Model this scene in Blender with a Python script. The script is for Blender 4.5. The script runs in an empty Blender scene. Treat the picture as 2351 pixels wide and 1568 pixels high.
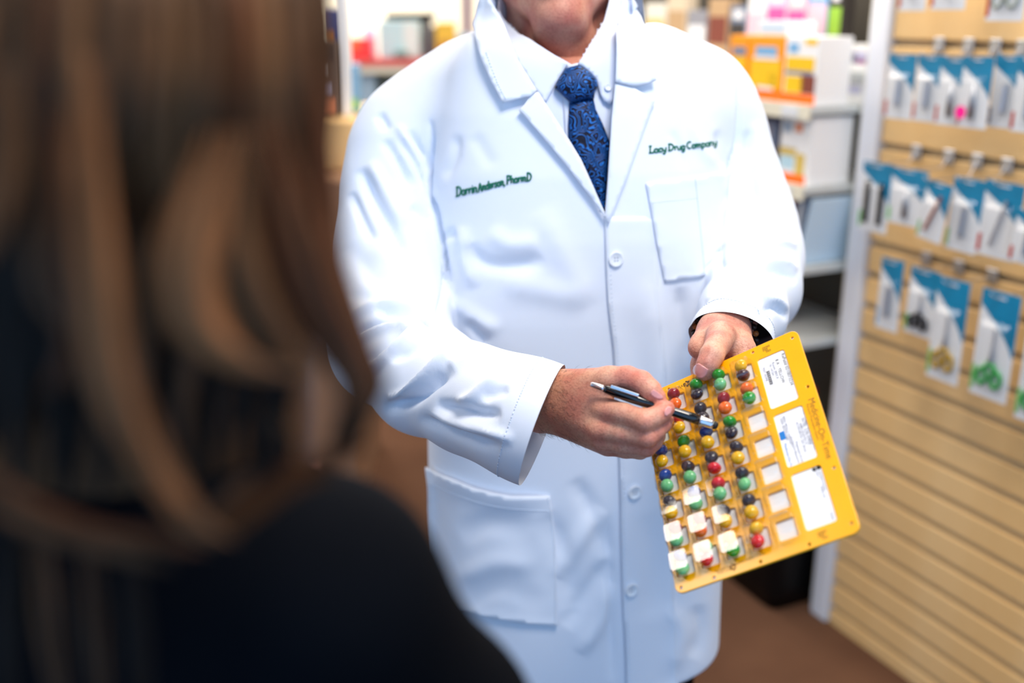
import bpy, bmesh, math, random
import numpy as np
from mathutils import Vector, Matrix, Quaternion
from mathutils.bvhtree import BVHTree
from mathutils.geometry import delaunay_2d_cdt

scene = bpy.context.scene
COL = scene.collection
random.seed(7); RNG = np.random.default_rng(7)

# ------------------------------------------------------------------ camera
FPX, CXP, CYP = 2351.0, 1175.5, 784.0            # focal length and centre, in photo pixels
PITCH = math.atan(759 / 2351.0)
CAM = np.array([0.0, 0.0, 1.55])
camd = bpy.data.cameras.new('camera'); camo = bpy.data.objects.new('camera', camd); COL.objects.link(camo)
camo.location = CAM; camo.rotation_euler = (math.pi / 2 - PITCH, 0, 0)
camd.sensor_width = 36; camd.lens = 36; camd.clip_start = 0.02; camd.clip_end = 60
camd.dof.use_dof = True; camd.dof.focus_distance = 1.06; camd.dof.aperture_fstop = 2.1
camd.dof.aperture_blades = 0
scene.camera = camo

# ------------------------------------------------------------------ world, lights, exposure
world = bpy.data.worlds.new('world'); scene.world = world; world.use_nodes = True
bg = world.node_tree.nodes['Background']
bg.inputs['Color'].default_value = (0.32, 0.60, 1.0, 1); bg.inputs['Strength'].default_value = 1.1
CEIL = 2.72
def area(name, x, y, w, h, watts, color=(1, 0.93, 0.85)):
    l = bpy.data.lights.new(name, 'AREA'); l.shape = 'RECTANGLE'; l.size = w; l.size_y = h
    l.energy = watts; l.color = color
    o = bpy.data.objects.new(name, l); COL.objects.link(o); o.location = (x, y, CEIL)
    return o
for i, (x, y, w, h, e) in enumerate([(-1.78, 0.97, 0.62, 0.52, 9), (0.40, 0.45, 0.62, 0.62, 25), (1.00, 1.40, 0.62, 0.9, 7), (0.35, 2.25, 1.2, 0.62, 20),  # last one on this row is a fill added to brighten the slatwall
                                     (-1.6, 3.2, 0.62, 1.2, 18), (0.2, 3.2, 0.62, 1.2, 22), (-1.4, 5.6, 1.2, 1.2, 85),
                                     (1.4, 5.2, 1.2, 1.2, 60), (-3.8, 5.2, 1.2, 1.2, 70), (-1.5, 7.0, 1.2, 0.6, 80)]):  # last one is a fill added to brighten the far back wall
    area('ceiling_and_fill_light', x, y, w, h, e)
vs = scene.view_settings
vs.view_transform = 'Standard'; vs.look = 'None'; vs.exposure = 0.34; vs.gamma = 1.0; vs.use_curve_mapping = False
scene.cycles.use_denoising = True
scene.cycles.max_bounces = 10; scene.cycles.transparent_max_bounces = 16
scene.cycles.caustics_reflective = False; scene.cycles.caustics_refractive = False
scene.cycles.sample_clamp_indirect = 6.0

# ------------------------------------------------------------------ geometry helpers
_c, _s = math.cos(PITCH), math.sin(PITCH)
RIGHT = np.array([1.0, 0, 0]); UPV = np.array([0, _s, _c]); FWD = np.array([0, _c, -_s])
def ray(x, y): return (x - CXP) / FPX * RIGHT - (y - CYP) / FPX * UPV + FWD
def P(x, y, d): return CAM + ray(x, y) * d                 # photo pixel + distance along the lens axis -> point in the room
def proj(V):
    q = np.asarray(V) - CAM; d = q @ FWD
    return CXP + FPX * (q @ RIGHT) / d, CYP - FPX * (q @ UPV) / d, d

def srgb(r, g, b):
    f = lambda c: (c / 255 / 12.92) if c <= 10.3 else ((c / 255 + 0.055) / 1.055) ** 2.4
    return (f(r), f(g), f(b), 1.0)

# ------------------------------------------------------------------ materials
MATS = {}
def mat(name, col, rough=0.6, metal=0.0, spec=0.5, noise=0.0, nscale=8.0, bump=0.0, bscale=200.0, coat=0.0, sss=0.0, col2=None, sheen=0.0, stretch=None, bdist=0.001):
    if name in MATS: return MATS[name]
    m = bpy.data.materials.new(name); m.use_nodes = True; MATS[name] = m
    nt = m.node_tree; b = nt.nodes['Principled BSDF']
    b.inputs['Base Color'].default_value = col; b.inputs['Roughness'].default_value = rough
    b.inputs['Metallic'].default_value = metal; b.inputs['Specular IOR Level'].default_value = spec
    b.inputs['Coat Weight'].default_value = coat
    if sheen: b.inputs['Sheen Weight'].default_value = sheen
    if sss:
        b.inputs['Subsurface Weight'].default_value = sss; b.inputs['Subsurface Radius'].default_value = (1.0, 0.35, 0.2)
        b.inputs['Subsurface Scale'].default_value = 0.006
    tc = nt.nodes.new('ShaderNodeTexCoord'); mp = nt.nodes.new('ShaderNodeMapping')
    nt.links.new(tc.outputs['Object'], mp.inputs['Vector'])
    if stretch: mp.inputs['Scale'].default_value = stretch
    if noise or col2:
        n = nt.nodes.new('ShaderNodeTexNoise'); n.inputs['Scale'].default_value = nscale; n.inputs['Detail'].default_value = 4
        nt.links.new(mp.outputs['Vector'], n.inputs['Vector'])
        r = nt.nodes.new('ShaderNodeValToRGB'); nt.links.new(n.outputs['Fac'], r.inputs['Fac'])
        c2 = col2 if col2 else tuple(max(0, c * (1 - noise)) for c in col[:3]) + (1,)
        r.color_ramp.elements[0].position = 0.35; r.color_ramp.elements[1].position = 0.65
        r.color_ramp.elements[0].color = c2; r.color_ramp.elements[1].color = col
        nt.links.new(r.outputs['Color'], b.inputs['Base Color'])
    if bump:
        n2 = nt.nodes.new('ShaderNodeTexNoise'); n2.inputs['Scale'].default_value = bscale; n2.inputs['Detail'].default_value = 3
        nt.links.new(mp.outputs['Vector'], n2.inputs['Vector'])
        bp = nt.nodes.new('ShaderNodeBump'); bp.inputs['Strength'].default_value = bump; bp.inputs['Distance'].default_value = bdist
        nt.links.new(n2.outputs['Fac'], bp.inputs['Height']); nt.links.new(bp.outputs['Normal'], b.inputs['Normal'])
    return m

M_coat = mat('white_cotton', (0.81, 0.865, 0.97, 1), rough=0.95, spec=0.1, bump=0.12, bscale=900, bdist=0.0006)
M_shirt = mat('pale_lilac_shirting', (0.74, 0.80, 0.95, 1), rough=0.9, spec=0.15, bump=0.1, bscale=1200, bdist=0.0005)
M_button = mat('white_button_plastic', (0.82, 0.87, 0.94, 1), rough=0.3)
M_thread = mat('green_embroidery_thread', srgb(5, 112, 88), rough=0.75, bump=0.6, bscale=1500)
M_seam = mat('white_sewing_thread', (0.70, 0.78, 0.90, 1), rough=0.9)
M_trouser = mat('black_trouser_cloth', srgb(14, 14, 17), rough=0.9, spec=0.05)
M_shoe = mat('black_leather', srgb(14, 12, 12), rough=0.4)
M_black = mat('black_plastic', srgb(8, 8, 9), rough=0.45, spec=0.2)
M_penblack = mat('glossy_black_lacquer', srgb(8, 8, 12), rough=0.18, coat=0.6)
M_chrome = mat('brushed_chrome', (0.80, 0.80, 0.84, 1), rough=0.22, metal=1.0)
M_rubber = mat('dark_rubber', srgb(25, 25, 27), rough=0.6)
M_card = mat('yellow_card_plastic', srgb(255, 180, 2), rough=0.25, spec=0.75, noise=0.05, nscale=30)
M_paper = mat('white_label_paper', (0.86, 0.88, 0.93, 1), rough=0.6)
M_foil = mat('white_backing_film', (0.90, 0.90, 0.91, 1), rough=0.5)
M_ink = mat('black_print_ink', srgb(30, 24, 20), rough=0.7)
M_inkgrey = mat('grey_print_ink', srgb(105, 110, 135), rough=0.7)
M_inkblue = mat('blue_print_ink', srgb(20, 120, 200), rough=0.7)
M_inkbrown = mat('brown_print_ink', srgb(120, 75, 20), rough=0.7)
M_white = mat('white_enamel', (0.78, 0.80, 0.86, 1), rough=0.5)
M_cream = mat('cream_paint', srgb(232, 226, 205), rough=0.6)
M_teal = mat('teal_print', srgb(0, 132, 178), rough=0.35, noise=0.25, nscale=12)
M_packwhite = mat('white_cardstock', (0.75, 0.78, 0.82, 1), rough=0.4)
M_steel = mat('zinc_wire', (0.55, 0.57, 0.62, 1), rough=0.35, metal=0.9)
M_wood = mat('maple_laminate', srgb(238, 202, 146), rough=0.55, col2=srgb(230, 188, 126), nscale=5, stretch=(1, 1, 0.25))
M_groove = mat('grey_groove_insert', srgb(190, 172, 138), rough=0.6)
M_carpet = mat('brown_carpet', srgb(106, 76, 58), rough=1.0, spec=0.05, col2=srgb(92, 65, 50), nscale=3, bump=0.8, bscale=400, bdist=0.004)
M_peg = mat('dark_pegboard', srgb(70, 64, 54), rough=0.8, bump=0.6, bscale=120, bdist=0.004)
M_shelf = mat('pale_shelf_steel', srgb(200, 205, 205), rough=0.5)

def skin_material():
    m = bpy.data.materials.new('skin'); m.use_nodes = True
    nt = m.node_tree; b = nt.nodes['Principled BSDF']; L = nt.links
    tc = nt.nodes.new('ShaderNodeTexCoord')
    n1 = nt.nodes.new('ShaderNodeTexNoise'); n1.inputs['Scale'].default_value = 38; n1.inputs['Detail'].default_value = 3
    n2 = nt.nodes.new('ShaderNodeTexNoise'); n2.inputs['Scale'].default_value = 420; n2.inputs['Detail'].default_value = 2
    for n in (n1, n2): L.new(tc.outputs['Object'], n.inputs['Vector'])
    r1 = nt.nodes.new('ShaderNodeValToRGB'); L.new(n1.outputs['Fac'], r1.inputs['Fac'])
    e = r1.color_ramp.elements; e[0].position = 0.36; e[0].color = srgb(208, 136, 118); e[1].position = 0.62; e[1].color = srgb(226, 172, 146)
    r2 = nt.nodes.new('ShaderNodeValToRGB'); L.new(n2.outputs['Fac'], r2.inputs['Fac'])
    e = r2.color_ramp.elements; e[0].position = 0.36; e[0].color = (0.72, 0.62, 0.58, 1); e[1].position = 0.5; e[1].color = (1, 1, 1, 1)
    mx = nt.nodes.new('ShaderNodeMix'); mx.data_type = 'RGBA'; mx.blend_type = 'MULTIPLY'; mx.inputs['Factor'].default_value = 0.55
    L.new(r1.outputs['Color'], mx.inputs['A']); L.new(r2.outputs['Color'], mx.inputs['B'])
    at = nt.nodes.new('ShaderNodeAttribute'); at.attribute_name = 'tint'
    mx2 = nt.nodes.new('ShaderNodeMix'); mx2.data_type = 'RGBA'; mx2.blend_type = 'MULTIPLY'; mx2.inputs['Factor'].default_value = 1.0
    L.new(mx.outputs['Result'], mx2.inputs['A']); L.new(at.outputs['Color'], mx2.inputs['B'])
    L.new(mx2.outputs['Result'], b.inputs['Base Color'])
    b.inputs['Roughness'].default_value = 0.48; b.inputs['Specular IOR Level'].default_value = 0.4
    b.inputs['Subsurface Weight'].default_value = 0.12; b.inputs['Subsurface Radius'].default_value = (1, .3, .15); b.inputs['Subsurface Scale'].default_value = 0.004
    v = nt.nodes.new('ShaderNodeTexVoronoi'); v.inputs['Scale'].default_value = 550; L.new(tc.outputs['Object'], v.inputs['Vector'])
    bp = nt.nodes.new('ShaderNodeBump'); bp.inputs['Strength'].default_value = 0.35; bp.inputs['Distance'].default_value = 0.0007
    L.new(v.outputs['Distance'], bp.inputs['Height']); L.new(bp.outputs['Normal'], b.inputs['Normal'])
    return m
M_skin = skin_material()

def clear_plastic(name, tint=(1, 1, 1, 1), rough=0.03, base=0.08):
    m = bpy.data.materials.new(name); m.use_nodes = True; nt = m.node_tree; L = nt.links
    nt.nodes.remove(nt.nodes['Principled BSDF'])
    out = nt.nodes['Material Output']; tr = nt.nodes.new('ShaderNodeBsdfTransparent'); tr.inputs['Color'].default_value = tint
    gl = nt.nodes.new('ShaderNodeBsdfGlossy'); gl.inputs['Roughness'].default_value = rough
    lw = nt.nodes.new('ShaderNodeLayerWeight'); lw.inputs['Blend'].default_value = 0.5      # same reflectance from either side of the thin sheet
    pw = nt.nodes.new('ShaderNodeMath'); pw.operation = 'POWER'; pw.inputs[1].default_value = 4.0; L.new(lw.outputs['Facing'], pw.inputs[0])
    fr = nt.nodes.new('ShaderNodeMath'); fr.operation = 'MULTIPLY_ADD'; fr.inputs[1].default_value = 0.75; fr.inputs[2].default_value = base; L.new(pw.outputs[0], fr.inputs[0])
    mx = nt.nodes.new('ShaderNodeMixShader')
    L.new(fr.outputs[0], mx.inputs['Fac']); L.new(tr.outputs[0], mx.inputs[1]); L.new(gl.outputs[0], mx.inputs[2]); L.new(mx.outputs[0], out.inputs['Surface'])
    return m
M_clear = clear_plastic('clear_blister_plastic', (0.98, 0.98, 0.98, 1), base=0.10)
M_pack = clear_plastic('clear_pack_plastic', (0.99, 0.99, 0.99, 1), rough=0.12, base=0.03)

def paisley():
    m = bpy.data.materials.new('blue_paisley_silk'); m.use_nodes = True; nt = m.node_tree; L = nt.links; b = nt.nodes['Principled BSDF']
    tc = nt.nodes.new('ShaderNodeTexCoord')
    nz = nt.nodes.new('ShaderNodeTexNoise'); nz.inputs['Scale'].default_value = 40; nz.inputs['Detail'].default_value = 1
    L.new(tc.outputs['Object'], nz.inputs['Vector'])
    mx = nt.nodes.new('ShaderNodeMix'); mx.data_type = 'RGBA'; mx.blend_type = 'LINEAR_LIGHT'; mx.inputs['Factor'].default_value = 0.022
    L.new(tc.outputs['Object'], mx.inputs['A']); L.new(nz.outputs['Color'], mx.inputs['B'])
    v = nt.nodes.new('ShaderNodeTexVoronoi'); v.inputs['Scale'].default_value = 55; L.new(mx.outputs['Result'], v.inputs['Vector'])
    mul = nt.nodes.new('ShaderNodeMath'); mul.operation = 'MULTIPLY'; mul.inputs[1].default_value = 42; L.new(v.outputs['Distance'], mul.inputs[0])
    sn = nt.nodes.new('ShaderNodeMath'); sn.operation = 'SINE'; L.new(mul.outputs[0], sn.inputs[0])
    r = nt.nodes.new('ShaderNodeValToRGB'); L.new(sn.outputs[0], r.inputs['Fac'])
    e = r.color_ramp.elements; e[0].position = 0.2; e[0].color = srgb(4, 9, 36); e[1].position = 0.6; e[1].color = srgb(10, 64, 146)
    r.color_ramp.elements.new(0.95).color = srgb(38, 120, 205)
    L.new(r.outputs['Color'], b.inputs['Base Color']); b.inputs['Roughness'].default_value = 0.5; b.inputs['Specular IOR Level'].default_value = 0.25
    bp = nt.nodes.new('ShaderNodeBump'); bp.inputs['Strength'].default_value = 0.3; bp.inputs['Distance'].default_value = 0.0006
    L.new(sn.outputs[0], bp.inputs['Height']); L.new(bp.outputs['Normal'], b.inputs['Normal'])
    return m
M_tie = paisley()

# ------------------------------------------------------------------ object helpers
def root_loc(o):
    while o is not None and o.parent is not None: o = o.parent
    return np.array(o.location) if o is not None else np.zeros(3)
def tag(o, label, cat, group=None, kind=None):
    if label: o['label'] = label
    if cat: o['category'] = cat
    if group: o['group'] = group
    if kind: o['kind'] = kind
    return o
def thing(name, label, cat, loc=(0, 0, 0), rotz=0.0, group=None, matrix=None):
    o = bpy.data.objects.new(name, None); COL.objects.link(o)
    o.empty_display_size = 0.05
    if matrix is not None: o.matrix_world = matrix
    else: o.location = loc; o.rotation_euler = (0, 0, rotz)
    return tag(o, label, cat, group)
def mesh_data(name, V, F, smooth=False):
    me = bpy.data.meshes.new(name)
    V = np.asarray(V, float)
    if isinstance(F, np.ndarray) and F.ndim == 2:
        n, k = F.shape
        me.vertices.add(len(V)); me.vertices.foreach_set('co', V.astype(np.float32).ravel())
        me.loops.add(n * k); me.loops.foreach_set('vertex_index', F.astype(np.int32).ravel())
        me.polygons.add(n); me.polygons.foreach_set('loop_start', (np.arange(n) * k).astype(np.int32))
        try: me.polygons.foreach_set('loop_total', np.full(n, k, np.int32))
        except Exception: pass
        me.update(calc_edges=True); me.validate()
    else:
        me.from_pydata([tuple(v) for v in V], [], [tuple(int(i) for i in f) for f in F]); me.update()
    if smooth: me.polygons.foreach_set('use_smooth', np.ones(len(me.polygons), bool))
    return me
def obj(name, V, F, m, parent=None, smooth=False, world=True):
    V = np.asarray(V, float)
    if parent is not None and world: V = V - root_loc(parent)
    me = mesh_data(name, V, F, smooth)
    if m is not None: me.materials.append(m)
    o = bpy.data.objects.new(name, me); COL.objects.link(o)
    if parent is not None: o.parent = parent
    return o
def obj_me(name, me, parent=None, loc=None, rot=None):
    o = bpy.data.objects.new(name, me); COL.objects.link(o)
    if parent is not None: o.parent = parent
    if loc is not None: o.location = loc
    if rot is not None: o.rotation_euler = rot
    return o
def setmat(me, m): me.materials.clear(); me.materials.append(m); return me

class MB:                                                    # collects simple shapes of ONE part
    def __init__(s): s.V = []; s.F = []
    def add(s, V, F):
        o = len(s.V); s.V += [tuple(v) for v in V]; s.F += [tuple(i + o for i in f) for f in F]; return s
    def box(s, lo, hi, M=None):
        x0, y0, z0 = lo; x1, y1, z1 = hi
        V = [(x0, y0, z0), (x1, y0, z0), (x1, y1, z0), (x0, y1, z0), (x0, y0, z1), (x1, y0, z1), (x1, y1, z1), (x0, y1, z1)]
        if M is not None: V = [tuple(M @ Vector(v)) for v in V]
        return s.add(V, [(0, 3, 2, 1), (4, 5, 6, 7), (0, 1, 5, 4), (1, 2, 6, 5), (2, 3, 7, 6), (3, 0, 4, 7)])
    def tube(s, pts, r, n=8, caps=True):
        pts = [np.array(p, float) for p in pts]; k = len(pts)
        rr = [r] * k if np.isscalar(r) else r
        V = []; t0 = None; up = None
        for i, p in enumerate(pts):
            t = pts[min(i + 1, k - 1)] - pts[max(i - 1, 0)]; t = t / (np.linalg.norm(t) + 1e-12)
            if up is None:
                a = np.array([0, 0, 1.0]) if abs(t[2]) < 0.9 else np.array([1.0, 0, 0]); up = np.cross(t, a)
            up = up - t * (up @ t); up /= np.linalg.norm(up) + 1e-12; w = np.cross(t, up)
            for j in range(n):
                an = 2 * math.pi * j / n; V.append(p + rr[i] * (math.cos(an) * up + math.sin(an) * w))
        F = [(i * n + j, i * n + (j + 1) % n, (i + 1) * n + (j + 1) % n, (i + 1) * n + j) for i in range(k - 1) for j in range(n)]
        if caps: F += [tuple(range(n))[::-1], tuple((k - 1) * n + j for j in range(n))]
        return s.add(V, F)
    def lathe(s, prof, n=24, M=None):                        # prof: (radius, height) about local z
        V = []
        for r, z in prof:
            for j in range(n):
                a = 2 * math.pi * j / n; v = (r * math.cos(a), r * math.sin(a), z)
                V.append(tuple(M @ Vector(v)) if M is not None else v)
        k = len(prof)
        F = [(i * n + j, i * n + (j + 1) % n, (i + 1) * n + (j + 1) % n, (i + 1) * n + j) for i in range(k - 1) for j in range(n)]
        F += [tuple(range(n))[::-1], tuple((k - 1) * n + j for j in range(n))]
        return s.add(V, F)
    def build(s, name, m, parent=None, smooth=False, world=False):
        return obj(name, s.V, s.F, m, parent, smooth, world)

def bevel(o, w=0.002, seg=2):
    b = o.modifiers.new('bevel', 'BEVEL'); b.width = w; b.segments = seg; b.limit_method = 'ANGLE'; return o

def smin(a, b, k):
    h = np.clip(0.5 + 0.5 * (b - a) / k, 0, 1); return b * (1 - h) + a * h - k * h * (1 - h)
def smax(a, b, k): return -smin(-a, -b, k)
def rcone(X, a, b, r1, r2):                                  # distance to a tapering limb
    a = np.asarray(a, np.float32); ba = np.asarray(b, np.float32) - a; pa = X - a
    h = np.clip((pa @ ba) / (ba @ ba), 0, 1); q = pa - h[..., None] * ba
    return np.sqrt(np.einsum('...i,...i', q, q)) - (np.float32(r1) + np.float32(r2 - r1) * h)
def chain(X, pts, k=0.003):                                  # pts: (xyz, radius)
    d = None
    for (a, ra), (b, rb) in zip(pts[:-1], pts[1:]):
        e = rcone(X, a, b, ra, rb); d = e if d is None else smin(d, e, k)
    return d
def ellips(X, c, r, Rm=None):
    q = X - np.asarray(c)
    if Rm is not None: q = q @ Rm
    r = np.asarray(r); k0 = np.linalg.norm(q / r, axis=-1); k1 = np.linalg.norm(q / (r * r), axis=-1) + 1e-9
    return k0 * (k0 - 1) / k1

def surface_nets(f, lo, hi, h, slack=1.35):
    lo = np.asarray(lo, float); n = np.ceil((np.asarray(hi) - lo) / h).astype(int) + 1
    ax = [lo[i] + h * np.arange(n[i]) for i in range(3)]
    B = 10; nb = -(-n // B); big = nb * B
    S = np.empty(tuple(big), np.float32); S6 = S.reshape(nb[0], B, nb[1], B, nb[2], B)
    I = np.stack(np.meshgrid(*[np.arange(k) for k in nb], indexing='ij'), -1).reshape(-1, 3)
    fv = f((lo + h * (I * B + (B - 1) / 2)).astype(np.float32)); near = np.abs(fv) < slack * h * B
    far = I[~near]; S6[far[:, 0], :, far[:, 1], :, far[:, 2], :] = np.sign(fv[~near]).astype(np.float32)[:, None, None, None]
    loc = np.stack(np.meshgrid(*[np.arange(B)] * 3, indexing='ij'), -1); act = I[near]
    for c in range(0, len(act), 120):
        A = act[c:c + 120]; g = (lo + h * (A[:, None, None, None, :] * B + loc)).astype(np.float32)
        S6[A[:, 0], :, A[:, 1], :, A[:, 2], :] = f(g)
    S = S[:n[0], :n[1], :n[2]]
    ins = S < 0
    cn = tuple(n - 1); acc = np.zeros(cn + (3,), np.float32); cnt = np.zeros(cn, np.int16)
    sl = lambda o: tuple(slice(o[i], o[i] + cn[i]) for i in range(3))
    for axis in range(3):
        o1, o2 = [i for i in range(3) if i != axis]
        for u in (0, 1):
            for v in (0, 1):
                a = [0, 0, 0]; a[o1] = u; a[o2] = v; b = list(a); b[axis] = 1
                A, B = S[sl(a)], S[sl(b)]; m = ins[sl(a)] != ins[sl(b)]
                t = np.where(m, A / np.where(m, A - B, 1), 0)
                acc[..., axis] += np.where(m, t, 0); acc[..., o1] += m * u; acc[..., o2] += m * v; cnt += m
    act = cnt > 0; idx = -np.ones(cn, np.int64); idx[act] = np.arange(act.sum())
    I = np.argwhere(act); V = lo + h * (I + acc[act] / cnt[act][:, None])
    Fs = []
    for axis in range(3):
        o1, o2 = [(1, 2), (2, 0), (0, 1)][axis]
        s0 = [slice(1, -1)] * 3; s1 = [slice(1, -1)] * 3
        s0[axis] = slice(0, -1); s1[axis] = slice(1, None)
        A = ins[tuple(s0)]; B = ins[tuple(s1)]; E = np.argwhere(A != B)
        if len(E) == 0: continue
        g = E + 1; g[:, axis] -= 1
        fl = A[tuple(E.T)]
        def cell(du, dv):
            c = g.copy(); c[:, o1] -= du; c[:, o2] -= dv; return idx[tuple(c.T)]
        q = np.stack([cell(1, 1), cell(0, 1), cell(0, 0), cell(1, 0)], 1)
        q[~fl] = q[~fl][:, ::-1]
        Fs.append(q)
    F = np.concatenate(Fs); F = F[(F >= 0).all(1)]
    return V, F
def vnormals(V, F):
    F = np.asarray(F); a, b, c = V[F[:, 0]], V[F[:, 1]], V[F[:, 2]]
    n = np.cross(b - a, c - a)
    if F.shape[1] == 4: n = n + np.cross(V[F[:, 2]] - a, V[F[:, 3]] - a)
    N = np.zeros_like(V)
    for k in range(F.shape[1]): np.add.at(N, F[:, k], n)
    return N / (np.linalg.norm(N, axis=1)[:, None] + 1e-12)
def relax(V, F, it=3, lam=0.5):
    F = np.asarray(F); e = np.concatenate([F[:, [i, (i + 1) % F.shape[1]]] for i in range(F.shape[1])]); e = np.concatenate([e, e[:, ::-1]])
    deg = np.bincount(e[:, 0], minlength=len(V))[:, None].clip(1)
    for _ in range(it):
        s = np.stack([np.bincount(e[:, 0], weights=V[e[:, 1], k], minlength=len(V)) for k in range(3)], 1)
        V = V + lam * (s / deg - V)
    return V
def in_poly(x, y, poly):
    poly = np.asarray(poly, float); r = np.zeros(len(x), bool); j = len(poly) - 1
    for i in range(len(poly)):
        xi, yi = poly[i]; xj, yj = poly[j]
        c = ((yi > y) != (yj > y)) & (x < (xj - xi) * (y - yi) / (yj - yi + 1e-12) + xi); r ^= c; j = i
    return r
def poly_dist(x, y, pl):
    """distance to a polyline, arc fraction along it and signed side"""
    pl = np.asarray(pl, float); best = np.full(len(x), 1e9); tt = np.zeros(len(x)); sd = np.zeros(len(x))
    L = np.r_[0, np.cumsum(np.linalg.norm(np.diff(pl, axis=0), axis=1))]
    for i in range(len(pl) - 1):
        a, b = pl[i], pl[i + 1]; ab = b - a; l2 = ab @ ab + 1e-9
        t = np.clip(((x - a[0]) * ab[0] + (y - a[1]) * ab[1]) / l2, 0, 1)
        dx = x - a[0] - t * ab[0]; dy = y - a[1] - t * ab[1]; d = np.hypot(dx, dy); m = d < best
        best = np.where(m, d, best); tt = np.where(m, (L[i] + t * math.sqrt(l2)) / L[-1], tt)
        sd = np.where(m, np.sign(ab[0] * dy - ab[1] * dx) * d, sd)
    return best, tt, sd
def smooth_pl(pl, n=40):
    pl = np.asarray(pl, float); k = len(pl)
    if k < 3: return np.stack([np.interp(np.linspace(0, 1, n), [0, 1], pl[:, i]) for i in range(pl.shape[1])], 1) if k == 2 else pl
    out = []; t = np.linspace(0, k - 1, n)
    for u in t:
        i = min(int(u), k - 2); f = u - i
        p0, p1, p2, p3 = pl[max(i - 1, 0)], pl[i], pl[i + 1], pl[min(i + 2, k - 1)]
        out.append(0.5 * (2 * p1 + (p2 - p0) * f + (2 * p0 - 5 * p1 + 4 * p2 - p3) * f * f + (-p0 + 3 * p1 - 3 * p2 + p3) * f ** 3))
    return np.array(out)
def folds(V, F, strokes, mm=0.001):
    """push cloth in and out along creases; a stroke: (polyline, half width px, height mm, kind)  kind 0 ridge/valley, 1 step (one side proud)"""
    N = vnormals(V, F); x, y, d = proj(V); face = -((V - CAM) / np.linalg.norm(V - CAM, axis=1)[:, None] * N).sum(1)
    fw = np.clip((face + 0.05) / 0.3, 0, 1); D = np.zeros(len(V))
    for st in strokes:
        pl, w, amp = st[0], st[1], st[2]; kind = st[3] if len(st) > 3 else 0
        pl = smooth_pl(pl, 16); lo_, hi_ = pl.min(0) - 4 * w, pl.max(0) + 4 * w
        m = np.where((x > lo_[0]) & (x < hi_[0]) & (y > lo_[1]) & (y < hi_[1]) & (fw > 0))[0]
        if len(m) == 0: continue
        bd, t, sd = poly_dist(x[m], y[m], pl)
        tp = np.clip(np.minimum(t, 1 - t) * 5, 0, 1) ** 0.7
        tp = np.where(bd > 6 * w, 0, tp)
        if kind == 0: D[m] += amp * np.exp(-(bd / w) ** 2) * tp
        else: D[m] += amp * tp * np.where(sd > 0, np.exp(-(bd / (3.2 * w)) ** 2), -0.35 * np.exp(-(bd / w) ** 2)) * (1 - np.exp(-(bd / (0.5 * w)) ** 2) * 0.0)
    return V + N * (D * fw * mm)[:, None]
def bvh(V, F): return BVHTree.FromPolygons([tuple(v) for v in V], [tuple(int(i) for i in f) for f in F])
def hit(tree, x, y):
    r = ray(x, y); r = r / np.linalg.norm(r); h = tree.ray_cast(Vector(CAM), Vector(r), 20)
    return (np.array(h[0]), np.array(h[1])) if h[0] is not None else (None, None)
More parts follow.
